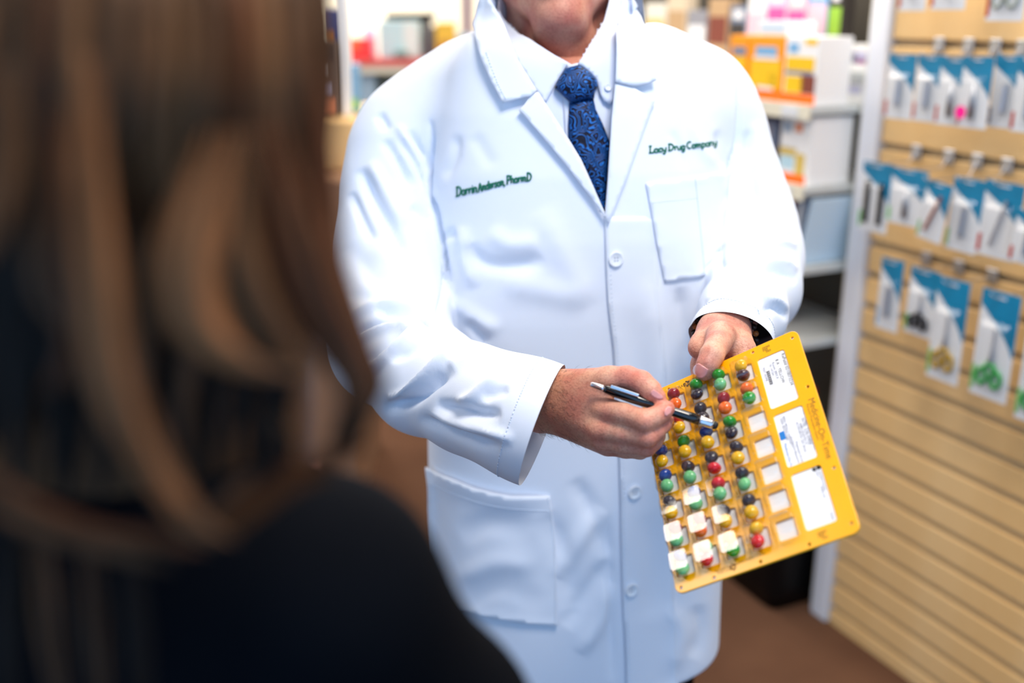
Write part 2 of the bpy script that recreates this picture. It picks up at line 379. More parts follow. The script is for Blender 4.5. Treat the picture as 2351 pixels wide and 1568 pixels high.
def patch(outline, trees, off, step=9.0, thick=0.0014, subdiv_edge=7.0, off_fn=None):
    """cloth piece cut to an outline and laid on the surface below; returns closed V, F (thickness built in)"""
    pl = np.asarray(outline, float); pts = []
    for i in range(len(pl)):
        a, b = pl[i], pl[(i + 1) % len(pl)]; n = max(1, int(np.linalg.norm(b - a) / subdiv_edge))
        pts += [a + (b - a) * j / n for j in range(n)]
    nb = len(pts); lo, hi = pl.min(0), pl.max(0)
    gx, gy = np.meshgrid(np.arange(lo[0], hi[0], step), np.arange(lo[1], hi[1], step)); gx = gx.ravel() + 0.37 * step; gy = gy.ravel() + 0.41 * step
    bd, _, _ = poly_dist(gx, gy, np.vstack([pl, pl[:1]])); m = in_poly(gx, gy, pl) & (bd > 0.55 * step)
    pts += [np.array(q) for q in zip(gx[m], gy[m])]
    r = delaunay_2d_cdt([Vector(p) for p in pts], [], [list(range(nb))], 1, 1e-4)
    p2 = np.array([tuple(v) for v in r[0]]); F = [tuple(f) for f in r[2]]
    V = np.zeros((len(p2), 3)); N = np.zeros((len(p2), 3)); ok = np.zeros(len(p2), bool)
    trees = trees if isinstance(trees, (list, tuple)) else [trees]
    for i, (x, y) in enumerate(p2):
        best = None
        for t in trees:
            q, nn = hit(t, x, y)
            if q is not None and (best is None or np.linalg.norm(q - CAM) < np.linalg.norm(best[0] - CAM)): best = (q, nn)
        if best is not None:
            V[i], N[i] = best; ok[i] = True
            if N[i] @ (V[i] - CAM) > 0: N[i] = -N[i]
    if not ok.all():
        gi = np.where(ok)[0]
        for i in np.where(~ok)[0]:
            j = gi[np.argmin(((p2[gi] - p2[i]) ** 2).sum(1))]; d = (V[j] - CAM) @ FWD; V[i] = P(p2[i][0], p2[i][1], d); N[i] = N[j]
    nb_ = {}
    for f in F:
        for i in range(len(f)): nb_.setdefault(f[i], set()).update((f[i - 1], f[(i + 1) % len(f)]))
    rr_ = V - CAM; dep = rr_ @ FWD; rr_ /= dep[:, None]; sm = dep.copy()      # let the cloth bridge hollows
    for _ in range(14):
        av = np.array([sm[list(nb_[i])].mean() if i in nb_ else sm[i] for i in range(len(sm))]); sm = np.minimum(dep, .5 * sm + .5 * av)
    V = CAM + rr_ * sm[:, None]
    o = np.full(len(p2), off) if off_fn is None else off_fn(p2[:, 0], p2[:, 1])
    view = (CAM - V); view /= np.linalg.norm(view, axis=1)[:, None]
    dirn = 0.6 * view + 0.4 * N; dirn /= np.linalg.norm(dirn, axis=1)[:, None]
    A = V + dirn * o[:, None]; B = A - dirn * thick
    n = len(p2)
    FF = []
    for f in F:
        a, b, c = (A[i] for i in f[:3])
        if np.cross(b - a, c - a) @ (a - CAM) > 0: f = f[::-1]
        FF.append(f)
    edges = {}
    for f in FF:
        for i in range(len(f)): edges[(f[i], f[(i + 1) % len(f)])] = 1
    side = [(b, a, a + n, b + n) for (a, b) in edges if (b, a) not in edges]
    return np.vstack([A, B]), FF + [tuple(i + n for i in f[::-1]) for f in FF] + side

# ================================================================== the shop: floor, walls, fixtures
MB().box((-6, -1.5, -0.05), (5, 9, 0)).build('floor', M_carpet)['kind'] = 'structure'
MB().box((-6, 8.0, 0), (5, 8.1, 3.0)).build('wall_back', M_cream)['kind'] = 'structure'
MB().box((-6.1, -1.5, 0), (-6, 8.1, 3.0)).build('wall_left', M_cream)['kind'] = 'structure'

MB().box((-6, -1.5, 2.75), (5, 8.1, 2.82)).build('ceiling', mat('white_ceiling_tile', srgb(225, 225, 222), rough=.9))['kind'] = 'structure'
MB().box((5, -1.5, 0), (5.1, 8.1, 2.75)).build('wall_right', M_cream)['kind'] = 'structure'

W0 = np.array([0.8446, 2.3676, 0.0]); WANG = math.radians(-64.592)
_e = np.array([math.cos(WANG), math.sin(WANG), 0]); _n = np.array([math.sin(WANG), -math.cos(WANG), 0])   # along the display wall towards the lens; out into the aisle
# ---- slatted display panel
panel = thing('slatwall_panel', 'pale maple slatwall panel hung with packaged tools', 'display panel', W0, WANG)
MB().box((0.0, 0.013, 0.0), (1.3, 0.035, 2.0)).build('backing', M_groove, panel)
gz = [0.0485 + 0.0755 * k for k in range(14)] + [0.0485 + 0.0755 * 16, 0.0485 + 0.0755 * 19, 0.0485 + 0.0755 * 22]
edges = [0.0] + [v for g in gz for v in (g - 0.0085, g + 0.0085)] + [2.0]
slat_me = {}
for i in range(0, len(edges), 2):
    z0, z1 = edges[i], edges[i + 1]; key = round(z1 - z0, 4)
    if key not in slat_me:
        b = MB(); w = 0.0015
        b.add([(0, 0.0, w), (1.3, 0.0, w), (1.3, 0.0, key - w), (0, 0.0, key - w), (0, w, 0), (1.3, w, 0), (1.3, w, key), (0, w, key),
               (0, 0.0145, 0), (1.3, 0.0145, 0), (1.3, 0.0145, key), (0, 0.0145, key)],
              [(0, 1, 2, 3), (4, 5, 1, 0), (3, 2, 6, 7), (8, 9, 5, 4), (7, 6, 10, 11), (0, 3, 7, 4), (4, 7, 11, 8), (1, 5, 6, 2), (5, 9, 10, 6)])
        slat_me[key] = setmat(mesh_data('slat', b.V, b.F), M_wood)
    obj_me('slat', slat_me[key], panel, (0, 0, z0))
post = thing('gondola_upright', 'white steel upright closing the far end of the slatwall', 'upright', W0, WANG)
bevel(MB().box((-0.060, -0.012, 0.0), (-0.004, 0.16, 2.0)).build('column', M_white, post), 0.004)
MB().box((-0.073, 0.0, 0.0), (-0.0605, 0.16, 2.0)).build('edge_strip', M_cream, post)  # plain cream strip along the far edge of the column

# ---- shelving bay beyond the upright
bay = thing('shelving_bay', 'open shelving bay with dark pegboard back beyond the white upright', 'shelving', W0, WANG)
S0, S1 = -1.5, -0.078
MB().box((S0, 0.15, 0.0), (S1, 0.17, 2.0)).build('back_panel', M_peg, bay)
for z in (1.342, 1.158, 0.965, 0.775):
    sh = MB().box((S0, -0.145, z - 0.018), (S1, 0.149, z)).build('shelf', M_shelf, bay)
    MB().box((S0, -0.152, z - 0.030), (S1, -0.1455, z + 0.004)).build('price_rail', M_cream, sh)
    for j in range(3):
        c = -0.17 - 0.13 * j
        MB().box((c, -0.1545, z - 0.026), (c + 0.055, -0.1525, z - 0.002)).build('price_ticket', M_packwhite, sh)

def carton(s0, s1, y0, y1, z0, h, base, bands, label, group, tilt=0.0, cat='box'):
    """a printed carton: body plus raised printed panels on its front; bands = (x0,x1,z0,z1,material,...) in fractions"""
    w, d = s1 - s0, y1 - y0
    loc = W0 + _e * s0 - _n * y0; loc[2] = z0
    t = thing('carton', label, cat, loc, WANG, group)
    if tilt: t.rotation_euler = (0, tilt, WANG)
    bevel(MB().box((0, 0, 0), (w, d, h)).build('box_body', base, t), 0.0015)
    for (a, b, c, e2, m) in bands:
        MB().box((a * w, -0.0006, c * h), (b * w, -0.0001, e2 * h)).build('printed_panel', m, t)
    return t
C_ = lambda r, g, b: mat('print_%d_%d_%d' % (r, g, b), srgb(r, g, b), rough=0.45)
YEL, ORG, DOR, GLD = C_(250, 200, 10), C_(255, 160, 0), C_(255, 110, 0), C_(225, 195, 100)
PBL, WHT, BRN, PNK, LIL, MAG, GRN, NVY, RED, SKY, GRY, DRK = C_(200, 225, 245), C_(245, 245, 245), C_(130, 60, 45), C_(240, 200, 215), C_(205, 205, 235), C_(205, 90, 170), C_(150, 200, 60), C_(40, 50, 90), C_(190, 40, 20), C_(120, 180, 225), C_(120, 135, 160), C_(50, 45, 45)
G1 = 'cartons on the shelving bay'
carton(-0.415, -0.340, -0.130, -0.03, 1.3425, 0.150, ORG, [(.1, .9, .2, .65, YEL), (.2, .9, .68, .82, GRY), (0, 1, 0, .17, DOR)], 'narrow orange carton behind the coat shoulder, leftmost of the yellow row', G1)
carton(-0.335, -0.205, -0.130, -0.03, 1.3425, 0.150, ORG, [(.08, .92, .22, .62, YEL), (.2, .8, .7, .84, SKY), (.15, .85, .64, .69, WHT), (.6, .85, .22, .42, BRN), (.3, .75, .16, .24, WHT), (0, 1, 0, .17, DOR)], 'orange and yellow carton with a pale blue badge on the shelf', G1)
carton(-0.200, -0.088, -0.130, -0.03, 1.3425, 0.152, WHT, [(.05, .92, .5, .7, YEL), (.05, .6, .17, .42, YEL), (.55, .98, .17, .44, BRN), (.05, .9, .44, .5, GRY), (.6, .95, .88, .97, YEL), (.1, .4, .76, .9, SKY), (0, 1, 0, .16, DOR)], 'white topped yellow carton at the near end of the orange row', G1)
for i, (a, b, m1, m2, h, lab) in enumerate([(-0.62, -0.55, GRY, DRK, .22, 'grey pack standing behind the yellow cartons'), (-0.545, -0.47, WHT, PNK, .25, 'white and pink pack standing tall behind the yellow cartons'), (-0.465, -0.39, LIL, MAG, .27, 'lilac pack with magenta band behind the yellow cartons'),
                                       (-0.385, -0.315, PNK, MAG, .26, 'pink pack with magenta band behind the yellow cartons'), (-0.31, -0.24, SKY, PNK, .28, 'pale blue pack at the back of the top shelf'), (-0.235, -0.19, DRK, GRN, .27, 'dark slim pack with green spot at the back of the top shelf')]):
    carton(a, b, 0.02, 0.06, 1.3425, h, m1, [(.05, .95, .55, .8, m2), (.2, .8, .85, .95, WHT)], lab, 'tall packs at the back of the top shelf')
for a, b, m1, m2, h, lab in ((-0.72, -0.63, C_(196, 160, 118), BRN, .24, 'tan pack with brown band behind the coat shoulder'), (-0.82, -0.73, C_(150, 150, 158), WHT, .21, 'grey and white pack deep in the top shelf'), (-0.93, -0.83, C_(225, 205, 175), C_(196, 160, 118), .26, 'beige pack deep in the top shelf'), (-1.05, -0.94, C_(235, 230, 215), GLD, .23, 'cream pack farthest along the top shelf')):
    carton(a, b, 0.02, 0.06, 1.3425, h, m1, [(.05, .95, .5, .8, m2)], lab, 'tall packs at the back of the top shelf')
carton(-0.175, -0.095, 0.02, 0.09, 1.3425, 0.055, WHT, [(.1, .9, .4, .7, LIL)], 'small low white box with lilac print beside the upright', G1)
carton(-0.180, -0.090, 0.02, 0.09, 1.415, 0.060, WHT, [(.05, .95, .35, .75, LIL), (.3, .6, .3, .7, GRY), (.6, .95, .3, .5, MAG)], 'white box with violet and pink print near the upright', G1)
MB().box((-0.19, 0.01, 1.398), (S1, 0.149, 1.4145)).build('half_shelf', M_shelf, bay)
carton(-0.315, -0.205, -0.125, -0.04, 1.4933, 0.034, WHT, [(.1, .9, .3, .7, PBL)], 'flat white carton lying on top of the orange carton', G1)
carton(-0.200, -0.092, -0.125, 0.0, 1.1585, 0.158, WHT, [(.02, .5, .5, .95, WHT), (.1, .35, .74, .9, SKY), (.45, .7, .76, .9, C_(240, 140, 90)), (.0, .55, .4, .52, GLD), (.05, .5, .2, .4, C_(190, 225, 240)), (.55, .85, .14, .45, GLD), (0, .9, 0, .14, DOR)], 'white carton with gold dome print and orange base on the second shelf', G1)
carton(-0.300, -0.215, -0.120, -0.02, 1.1585, 0.165, NVY, [(.1, .9, .3, .8, GRY), (.2, .7, .6, .75, PNK)], 'navy carton half hidden behind the coat sleeve', G1)
carton(-0.235, -0.165, -0.120, -0.03, 0.9655, 0.145, RED, [(.1, .9, .5, .8, DRK), (.1, .9, .1, .3, C_(235, 140, 80))], 'red brown carton on the third shelf beside the sleeve', G1)
for k in range(4):
    s = -0.150 + 0.016 * k; loc = W0 + _e * (s - 0.008) + _n * 0.12; loc[2] = 0.9672
    t = thing('booklet', ['grey blue booklet leaning outermost on the third shelf', 'pale booklet second in the leaning row on the third shelf', 'slate booklet third in the leaning row on the third shelf', 'pale blue booklet nearest the upright on the third shelf'][k], 'booklet', loc, WANG, 'leaning booklets')
    t.rotation_euler = (0, 0.18, WANG)
    m = [GRY, WHT, C_(90, 110, 140), PBL][k]
    bevel(MB().box((0, 0, 0), (0.006, 0.16, 0.165)).build('cover', m, t), 0.001)
    MB().box((0.0008, 0.002, 0.002), (0.0052, 0.162, 0.163)).build('pages', WHT, t)
carton(-0.23, -0.13, -0.12, 0.0, 0.1005 + 0.36, 0.16, C_(160, 25, 25), [(.2, .8, .3, .7, C_(200, 70, 60))], 'dark red carton low in the shelving bay behind the yellow card', G1)
MB().box((S0, -0.13, 0.44), (S1, 0.149, 0.46)).build('shelf', M_shelf, bay)
carton(-0.36, -0.27, -0.12, 0.0, 0.7755, 0.07, C_(240, 130, 40), [(.1, .9, .3, .8, DOR)], 'low orange carton on the fourth shelf by the elbow', G1)

# ---- black waste bin against the shelving
def rbox_ring(w, d, r, n=5):
    pts = []
    for cx, cy, a0 in ((w - r, d - r, 0), (r, d - r, 90), (r, r, 180), (w - r, r, 270)):
        for k in range(n): a = math.radians(a0 + 90 * k / (n - 1)); pts.append((cx + r * math.cos(a), cy + r * math.sin(a)))
    return pts
loc = W0 + _e * (-0.415) + _n * 0.125
tb = thing('waste_bin', 'black plastic waste bin standing on the carpet beside the shelving', 'bin', loc, WANG)
b = MB(); rg = []; N_ = 20
for (ins, z) in ((0.02, 0.0), (0.012, 0.06), (0.0, 0.42)):
    rg.append([(x * (0.33 - 2 * ins) / 0.33 + ins, y * (0.25 - 2 * ins) / 0.25 + ins, z) for x, y in rbox_ring(0.33, 0.25, 0.035)])
b.add(sum(rg, []), [(i * N_ + j, i * N_ + (j + 1) % N_, (i + 1) * N_ + (j + 1) % N_, (i + 1) * N_ + j) for i in range(2) for j in range(N_)] + [tuple(range(N_))[::-1]])
b.build('bin_body', M_black, tb, smooth=True)
b = MB(); ro = [(x, y, 0.415) for x, y in rbox_ring(0.33, 0.25, 0.035)]
b.add([(x * 1.03 - .005, y * 1.05 - .004, 0.415) for x, y, z in ro] + [(x * 1.03 - .005, y * 1.05 - .004, 0.435) for x, y, z in ro] + [(x * .96 + .0066, y * .92 + .0068, 0.435) for x, y, z in ro] + [(x * .96 + .0066, y * .92 + .0068, 0.415) for x, y, z in ro],
      [(i * N_ + j, i * N_ + (j + 1) % N_, ((i + 1) % 4) * N_ + (j + 1) % N_, ((i + 1) % 4) * N_ + j) for i in range(4) for j in range(N_)])
b.build('rim', M_black, tb)

# ---- packaged tools on hooks
def swoosh(w, h):                                            # teal top of the backing card, its lower edge curving down to the right
    top = [(0.0, h), (w, h)]; low = []
    for i in range(9):
        u = i / 8; low.append((w * (1 - u), h * (0.42 + 0.44 * u ** 0.75) if u < 0.99 else h * 0.86))
    return top + low
def scissors_mb(mbb, w, h, col, x0, z0, L):
    y = -0.006
    for sgn in (-1, 1):
        mbb.tube([(x0 + sgn * 0.004, y, z0 + L), (x0 + sgn * 0.001, y, z0 + L * 0.45), (x0 - sgn * 0.004, y, z0 + L * 0.34)], [0.0008, 0.0026, 0.0028], 6)
def package(s, z, w, h, off, tool, label, tilt=0.0, yaw=0.0, colr=None, sticker=None, side=None):
    loc = W0 + _e * s + _n * off; loc[2] = z - h
    t = thing('hanging_package', label, 'package', loc, WANG + yaw, 'packaged tools on the slatwall hooks')
    t.rotation_euler = (0, tilt, WANG + yaw)
    bevel(MB().box((0, 0, 0), (w, 0.0012, h)).build('backing_card', M_packwhite, t), 0.0005, 1)
    pts = swoosh(w, h); n = len(pts)
    MB().add([(x, -0.0008, z_) for x, z_ in pts] + [(x, -0.0001, z_) for x, z_ in pts], [tuple(range(n))[::-1]] + [(i, (i + 1) % n, (i + 1) % n + n, i + n) for i in range(n)]).build('teal_header', M_teal, t)
    hol = MB(); hol.box((w * .36, -0.0012, h * .935), (w * .64, -0.0009, h * .955)); hol.build('hang_slot', M_packwhite, t)
    tm = MB(); hm = MB(); cm = colr or M_steel; x0 = w * .5
    if tool == 'tweezer':
        for sg in (-1, 1): tm.tube([(x0 + sg * .004, -.004, h * .14), (x0 + sg * .0045, -.004, h * .4), (x0, -.004, h * .62)], [.0035, .0028, .0012], 6)
        tm.build('tweezers', cm, t, True)
    elif tool == 'clipper':
        tm.box((x0 - .006, -.008, h * .2), (x0 + .006, -.002, h * .62)); tm.tube([(x0, -.011, h * .22), (x0, -.008, h * .6)], .004, 6)
        tm.build('nail_clipper', cm, t)
    elif tool == 'file':
        tm.tube([(x0 - .012, -.004, h * .16), (x0 + .012, -.004, h * .78)], [.0035, .0035], 6); tm.build('file_blade', cm, t)
    elif tool == 'bars':
        for sg in (-1, 1): tm.box((x0 + sg * .02 - .006, -.006, h * .12), (x0 + sg * .02 + .006, -.001, h * .72))
        tm.build('black_tools', M_black, t)
    elif tool == 'scissors':
        for sg in (-1, 1): tm.tube([(x0 - sg * .002, -.004, h * .66), (x0 + sg * .001, -.004, h * .42), (x0 + sg * .005, -.004, h * .32)], [.0008, .003, .003], 6)
        tm.build('blades', M_steel, t)
        for sg in (-1, 1):
            cx, cz = x0 + sg * w * .19, h * .2; a = [(cx + w * .12 * math.cos(u), -.005, cz + h * .075 * math.sin(u)) for u in np.linspace(0, 2 * math.pi, 15)]
            hm.tube(a, .004, 6, caps=False); hm.tube([(x0 + sg * .004, -.005, h * .34), (cx - sg * .004, -.005, cz + h * .07)], .0042, 6)
        hm.build('handles', cm, t, True)
    elif tool == 'loops':
        for sg in (-1, 1):
            cx, cz = x0 + sg * w * .2, h * .28; hm.tube([(cx + w * .15 * math.cos(u), -.004, cz + h * .13 * math.sin(u)) for u in np.linspace(0, 2 * math.pi, 17)], .003, 6, caps=False)
            hm.tube([(x0 + sg * .005, -.004, h * .8), (x0 + sg * .005, -.004, h * .36)], .0028, 6)
        hm.build('ring_handles', cm, t, True)
    bl = MB(); a, b_, c, d = .14 * w, .86 * w, .07 * h, .72 * h
    bl.add([(a, -.0012, c), (b_, -.0012, c), (b_, -.0012, d), (a, -.0012, d), (a + .004, -.013, c + .004), (b_ - .004, -.013, c + .004), (b_ - .004, -.013, d - .01), (a + .004, -.013, d - .01)],
           [(4, 5, 6, 7), (0, 1, 5, 4), (1, 2, 6, 5), (2, 3, 7, 6), (3, 0, 4, 7)]).build('clear_blister', M_pack, t)
    MB().box((0.0, -.0009, h * .05), (w * .09, -.0001, h * .28)).build('side_stripe', side or RED, t)
    if sticker:
        M = Matrix.Translation((w * .28, -.0142, h * .22)) @ Matrix.Rotation(math.pi / 2, 4, 'X')
        MB().lathe([(.0001, 0), (.0125, 0), (.0125, .0006), (.0001, .0006)], 20, M).build('round_sticker', sticker, t)
    # its hook: wire peg with a scan plate
    hk = W0 + _e * (s + w * .5); hk[2] = z - h * .055
    k = thing('peg_hook', 'peg hook with the ' + label, 'hook', hk, WANG, 'peg hooks in the slatwall grooves')
    gzz = min(gz, key=lambda g: abs(g - (z + .012))); dz = gzz - hk[2]
    MB().tube([(0, .006, dz), (0, -.004, dz), (0, -.02, .004), (0, -off - .02, .004), (0, -off - .032, .012)], .0018, 6).build('wire', M_steel, k, True)
    bevel(MB().box((-.013, -.006, dz - .016), (.013, -.0008, dz + .014)).build('mounting_clip', M_steel, k), .001, 1)
    return t
MAGs = mat('fluorescent_pink', srgb(255, 0, 150), rough=0.5)
BLK = M_black; COP = C_(150, 70, 30); LGN = C_(120, 190, 120)
pk = [
 (.097, 1.465, .076, .132, .10, 'clipper', 'teal pack first from the upright in the upper row', 0, None, None, None),
 (.176, 1.466, .070, .132, .10, 'clipper', 'teal pack second from the upright in the upper row', 0, None, None, None),
 (.240, 1.464, .074, .131, .105, 'tweezer', 'teal pack third from the upright in the upper row', 0, None, None, None),
 (.304, 1.468, .070, .134, .115, 'tweezer', 'teal pack with a bright pink round sticker', 0, None, MAGs, None),
 (.364, 1.472, .068, .133, .10, 'clipper', 'shadowed teal pack right of the pink stickered one', 0, None, None, NVY),
 (.424, 1.464, .072, .127, .11, 'clipper', 'pack cut by the right photo edge in the upper slatwall row', 0, None, None, None),
 (.066, 1.238, .084, .150, .11, 'bars', 'pack with two black bars beside the upright in the middle row', 0, None, None, LGN),
 (.148, 1.236, .100, .118, .11, 'tweezer', 'wide teal and white pack second in the middle row', 0, None, None, LGN),
 (.238, 1.226, .066, .122, .115, 'file', 'tilted pack with a copper coloured file in the middle row', .12, COP, None, LGN),
 (.306, 1.238, .076, .146, .105, 'clipper', 'pale pack fourth from the upright in the middle row', .03, None, None, LGN),
 (.383, 1.242, .088, .146, .105, 'file', 'pack with a slim grey file in the middle row', .02, M_chrome, None, None),
 (.478, 1.205, .075, .100, .13, 'clipper', 'white pack cut by the right photo edge in the middle row', .06, None, None, None),
 (.140, 1.037, .064, .160, .10, 'clipper', 'slim pale pack first from the upright in the lower row', .0, None, None, SKY),
 (.222, 1.036, .078, .146, .10, 'scissors', 'pack with black handled scissors in the lower row', .02, BLK, None, LGN),
 (.306, 1.034, .082, .218, .11, 'scissors', 'long pack with yellow handled scissors in the lower row', .0, C_(190, 150, 30), None, LGN),
 (.418, 1.035, .088, .218, .11, 'scissors', 'long pack with green handled scissors in the lower row', .0, C_(10, 160, 60), None, LGN),
 (.528, 1.020, .088, .218, .11, 'scissors', 'pack cut by the right photo edge in the lower row', .0, C_(10, 160, 60), None, LGN),
 (.105, 1.690, .072, .140, .10, 'clipper', 'pack cut by the top photo edge nearest the upright', 0, None, None, None),
 (.190, 1.690, .085, .138, .10, 'clipper', 'pack cut by the top photo edge, second from the upright', 0, None, None, None),
 (.335, 1.690, .082, .158, .11, 'loops', 'pack showing two grey ring handles at the top photo edge', 0, C_(150, 160, 150), None, None),
]
for (s, z, w, h, off, tool, lab, tilt, colr, stk, side) in pk:
    package(s, z, w, h, off, tool, lab, tilt, 0.0, colr, stk, side)

# ---- far side of the shop, left of the pharmacist
def far_box(name, x0, x1, y0, y1, d, depth, m, parent=None, label=None, cat=None, group=None, ground=False, extra=None):
    a = P(x0, y1, d); b = P(x1, y0, d); z0 = 0.0 if ground else a[2]
    if parent is None:
        t = thing(name, label, cat, (a[0], a[1], z0), 0, group); c = (0, 0, 0)
        bevel(MB().box((0, 0, 0), (b[0] - a[0], depth, b[2] - z0)).build('box_body', m, t), 0.004)
        for (u0, u1, v0, v1, mm) in (extra or []):
            w_, h_ = b[0] - a[0], b[2] - z0
            MB().box((u0 * w_, -.003, v0 * h_), (u1 * w_, -.0005, v1 * h_)).build('printed_panel', mm, t)
        return t
    o = root_loc(parent)
    return bevel(MB().box((a[0] - o[0], a[1] - o[1], z0 - o[2]), (b[0] - o[0], a[1] - o[1] + depth, b[2] - o[2])).build(name, m, parent), 0.003)
M_brownlam = mat('brown_laminate', srgb(150, 112, 84), rough=0.6, noise=0.15, nscale=3)
a = P(560, 385, 3.2)
ct = thing('service_counter', 'wood topped brown service counter behind the customer hair', 'counter', (a[0], a[1], 0))
far_box('cabinet', 560, 812, 388, 1000, 3.2, 0.6, M_brownlam, ct, ground=True)
o = root_loc(ct); b2 = P(818, 272, 3.2); zlo = P(560, 388, 3.2)[2]
bevel(MB().box((-0.02, -0.03, zlo), (b2[0] - o[0], 0.62, b2[2])).build('wood_top', M_wood, ct), .006)
ctz = b2[2]
def on_counter(x0, x1, ytop, dep, m, label, cat, extra=None, nm='product_box'):
    a = P(x0, 300, 3.25); b = P(x1, ytop, 3.25)
    t = thing(nm, label, cat, (a[0], a[1] + dep, ctz + .001), 0, 'goods on the service counter'); w, h = b[0] - a[0], b[2] - ctz
    bevel(MB().box((0, 0, 0), (w, .08, h)).build('box_body', m, t), .004)
    for (u0, u1, v0, v1, mm) in (extra or []): MB().box((u0 * w, -.003, v0 * h), (u1 * w, -.0005, v1 * h)).build('printed_panel', mm, t)
on_counter(690, 772, 95, 0.02, C_(110, 92, 80), 'tall brown display stand of small goods on the service counter', 'display', [(.5, .9, .05, .25, C_(235, 150, 110)), (.1, .4, .1, .25, C_(120, 140, 110)), (.3, .8, .3, .45, LIL), (.4, .7, .55, .7, WHT), (.1, .9, .75, .95, DRK)])
on_counter(735, 770, 22, 0.12, C_(60, 90, 165), 'blue and orange pack standing above the brown display', 'package', [(.0, .6, .55, .8, C_(240, 150, 70))])
on_counter(776, 800, -20, 0.05, WHT, 'slim white column display beside the blue pack', 'display')
on_counter(798, 816, 150, 0.1, C_(120, 165, 200), 'blue narrow pack right of the white column display', 'package', [(.1, .9, .1, .3, GRN)])

a = P(815, 165, 4.3)
sc = thing('sales_table', 'table with a red edged cream top in the far left of the shop', 'table', (a[0], a[1], 0))
o = root_loc(sc); b2 = P(1120, 137, 4.3)
M_redtrim = mat('red_edge_trim', srgb(215, 90, 85), rough=0.5)
zt = P(900, 137, 4.3)[2]; zb = P(900, 150, 4.3)[2]; zc = P(900, 168, 4.3)[2]
MB().box((-.1, -.02, zb), (b2[0] - o[0], .5, zt)).build('red_edge', M_redtrim, sc)
MB().box((-.1, -.01, zc), (b2[0] - o[0], .5, zb)).build('cream_band', M_cream, sc)
MB().box((-.05, .1, 0), (b2[0] - o[0] - .03, .46, zc)).build('cabinet_body', mat('grey_green_laminate', srgb(115, 130, 125), rough=.6), sc)
MB().box((-.1, .02, 0), (.08, .1, zc)).build('side_panel', mat('blue_grey_laminate', srgb(150, 175, 195), rough=.6), sc)
def on_table(x0, x1, ytop, dep, m, label, cat, nm, extra=None):
    a = P(x0, 137, 4.35); b = P(x1, ytop, 4.35)
    t = thing(nm, label, cat, (a[0], a[1] + dep, zt + .001), 0, 'goods on the far sales table'); w, h = b[0] - a[0], b[2] - zt
    bevel(MB().box((0, 0, 0), (w, .07, h)).build('box_body', m, t), .006)
    for (u0, u1, v0, v1, mm) in (extra or []): MB().box((u0 * w, -.003, v0 * h), (u1 * w, -.0005, v1 * h)).build('printed_panel', mm, t)
on_table(802, 852, 88, 0, C_(235, 60, 60), 'red and orange box at the left end of the red edged table', 'box', 'product_box', [(0, .5, .4, 1, C_(255, 110, 60))])
on_table(828, 856, 66, .1, LIL, 'pale lilac box behind the red one on the far table', 'box', 'product_box')
on_table(868, 962, 48, .06, C_(190, 225, 228), 'pale blue panel display on the red edged table', 'display', 'panel_display', [(.6, .95, .05, .95, C_(222, 236, 230))])
on_table(1000, 1045, 52, .04, C_(225, 190, 60), 'yellow box on the red edged table by the coat collar', 'box', 'product_box', [(.2, .7, .1, .5, C_(180, 140, 60))])
on_table(962, 998, 62, .12, C_(100, 100, 105), 'grey box behind the pale blue display', 'box', 'product_box')
on_table(1045, 1085, 80, .08, C_(140, 180, 205), 'light blue box nearest the coat collar on the far table', 'box', 'product_box')
on_table(905, 935, 118, -.01, C_(110, 140, 135), 'small dark teal box in front of the pale blue display', 'box', 'product_box')
a = P(885, 47, 5.0); b2 = P(990, 30, 5.0)
t = thing('counter_machine', 'black flat machine above the pale blue display', 'machine', (a[0], a[1], 0))
MB().box((0, 0, a[2]), (b2[0] - a[0], .3, b2[2])).build('case', M_black, t)
MB().box((.02, .18, 0), (b2[0] - a[0] - .02, .28, a[2])).build('stand', C_(95, 100, 100), t)
t = thing('display_post', 'narrow dark purple display post in the far background', 'post', (P(1062, 0, 5)[0], P(1062, 0, 5)[1], 0))
MB().box((0, 0, 0), (.04, .04, P(0, -40, 5)[2])).build('column', C_(105, 55, 105), t)
MB().box((-.1, -.1, 0), (.14, .14, .03)).build('foot', C_(80, 50, 80), t)
a = P(1590, 140, 4.2); t = thing('wooden_cabinet', 'tall brown wooden cabinet behind the coat shoulder on the right', 'cabinet', (a[0], a[1], 0))
MB().box((0, 0, 0), (.16, .4, 2.0)).build('cabinet_body', mat('oak_veneer', srgb(196, 160, 118), rough=.6, noise=.2, nscale=4), t)
MB().box((.03, -.012, .1), (.13, -.0005, 1.9)).build('door', mat('oak_veneer'  , None), t)

# ================================================================== the medication card
def curve_mesh(splines, extrude, bev=0.0, name='plate'):
    cu = bpy.data.curves.new(name, 'CURVE'); cu.dimensions = '2D'; cu.fill_mode = 'BOTH'; cu.extrude = extrude; cu.bevel_depth = bev; cu.bevel_resolution = 1
    for pts in splines:
        sp = cu.splines.new('POLY'); sp.points.add(len(pts) - 1); sp.use_cyclic_u = True
        for i, (x, y) in enumerate(pts): sp.points[i].co = (x, y, 0, 1)
    o = bpy.data.objects.new(name, cu); COL.objects.link(o); bpy.context.view_layer.update()
    me = bpy.data.meshes.new_from_object(o.evaluated_get(bpy.context.evaluated_depsgraph_get()))
    bpy.data.objects.remove(o); bpy.data.curves.remove(cu); return me
def text_mesh(s, size, align='LEFT', extrude=0.0, offset=0.0):
    cu = bpy.data.curves.new('text', 'FONT'); cu.body = s; cu.size = size; cu.align_x = align; cu.extrude = extrude; cu.offset = offset; cu.resolution_u = 3
    o = bpy.data.objects.new('text', cu); COL.objects.link(o); bpy.context.view_layer.update()
    me = bpy.data.meshes.new_from_object(o.evaluated_get(bpy.context.evaluated_depsgraph_get()))
    bpy.data.objects.remove(o); bpy.data.curves.remove(cu); return me
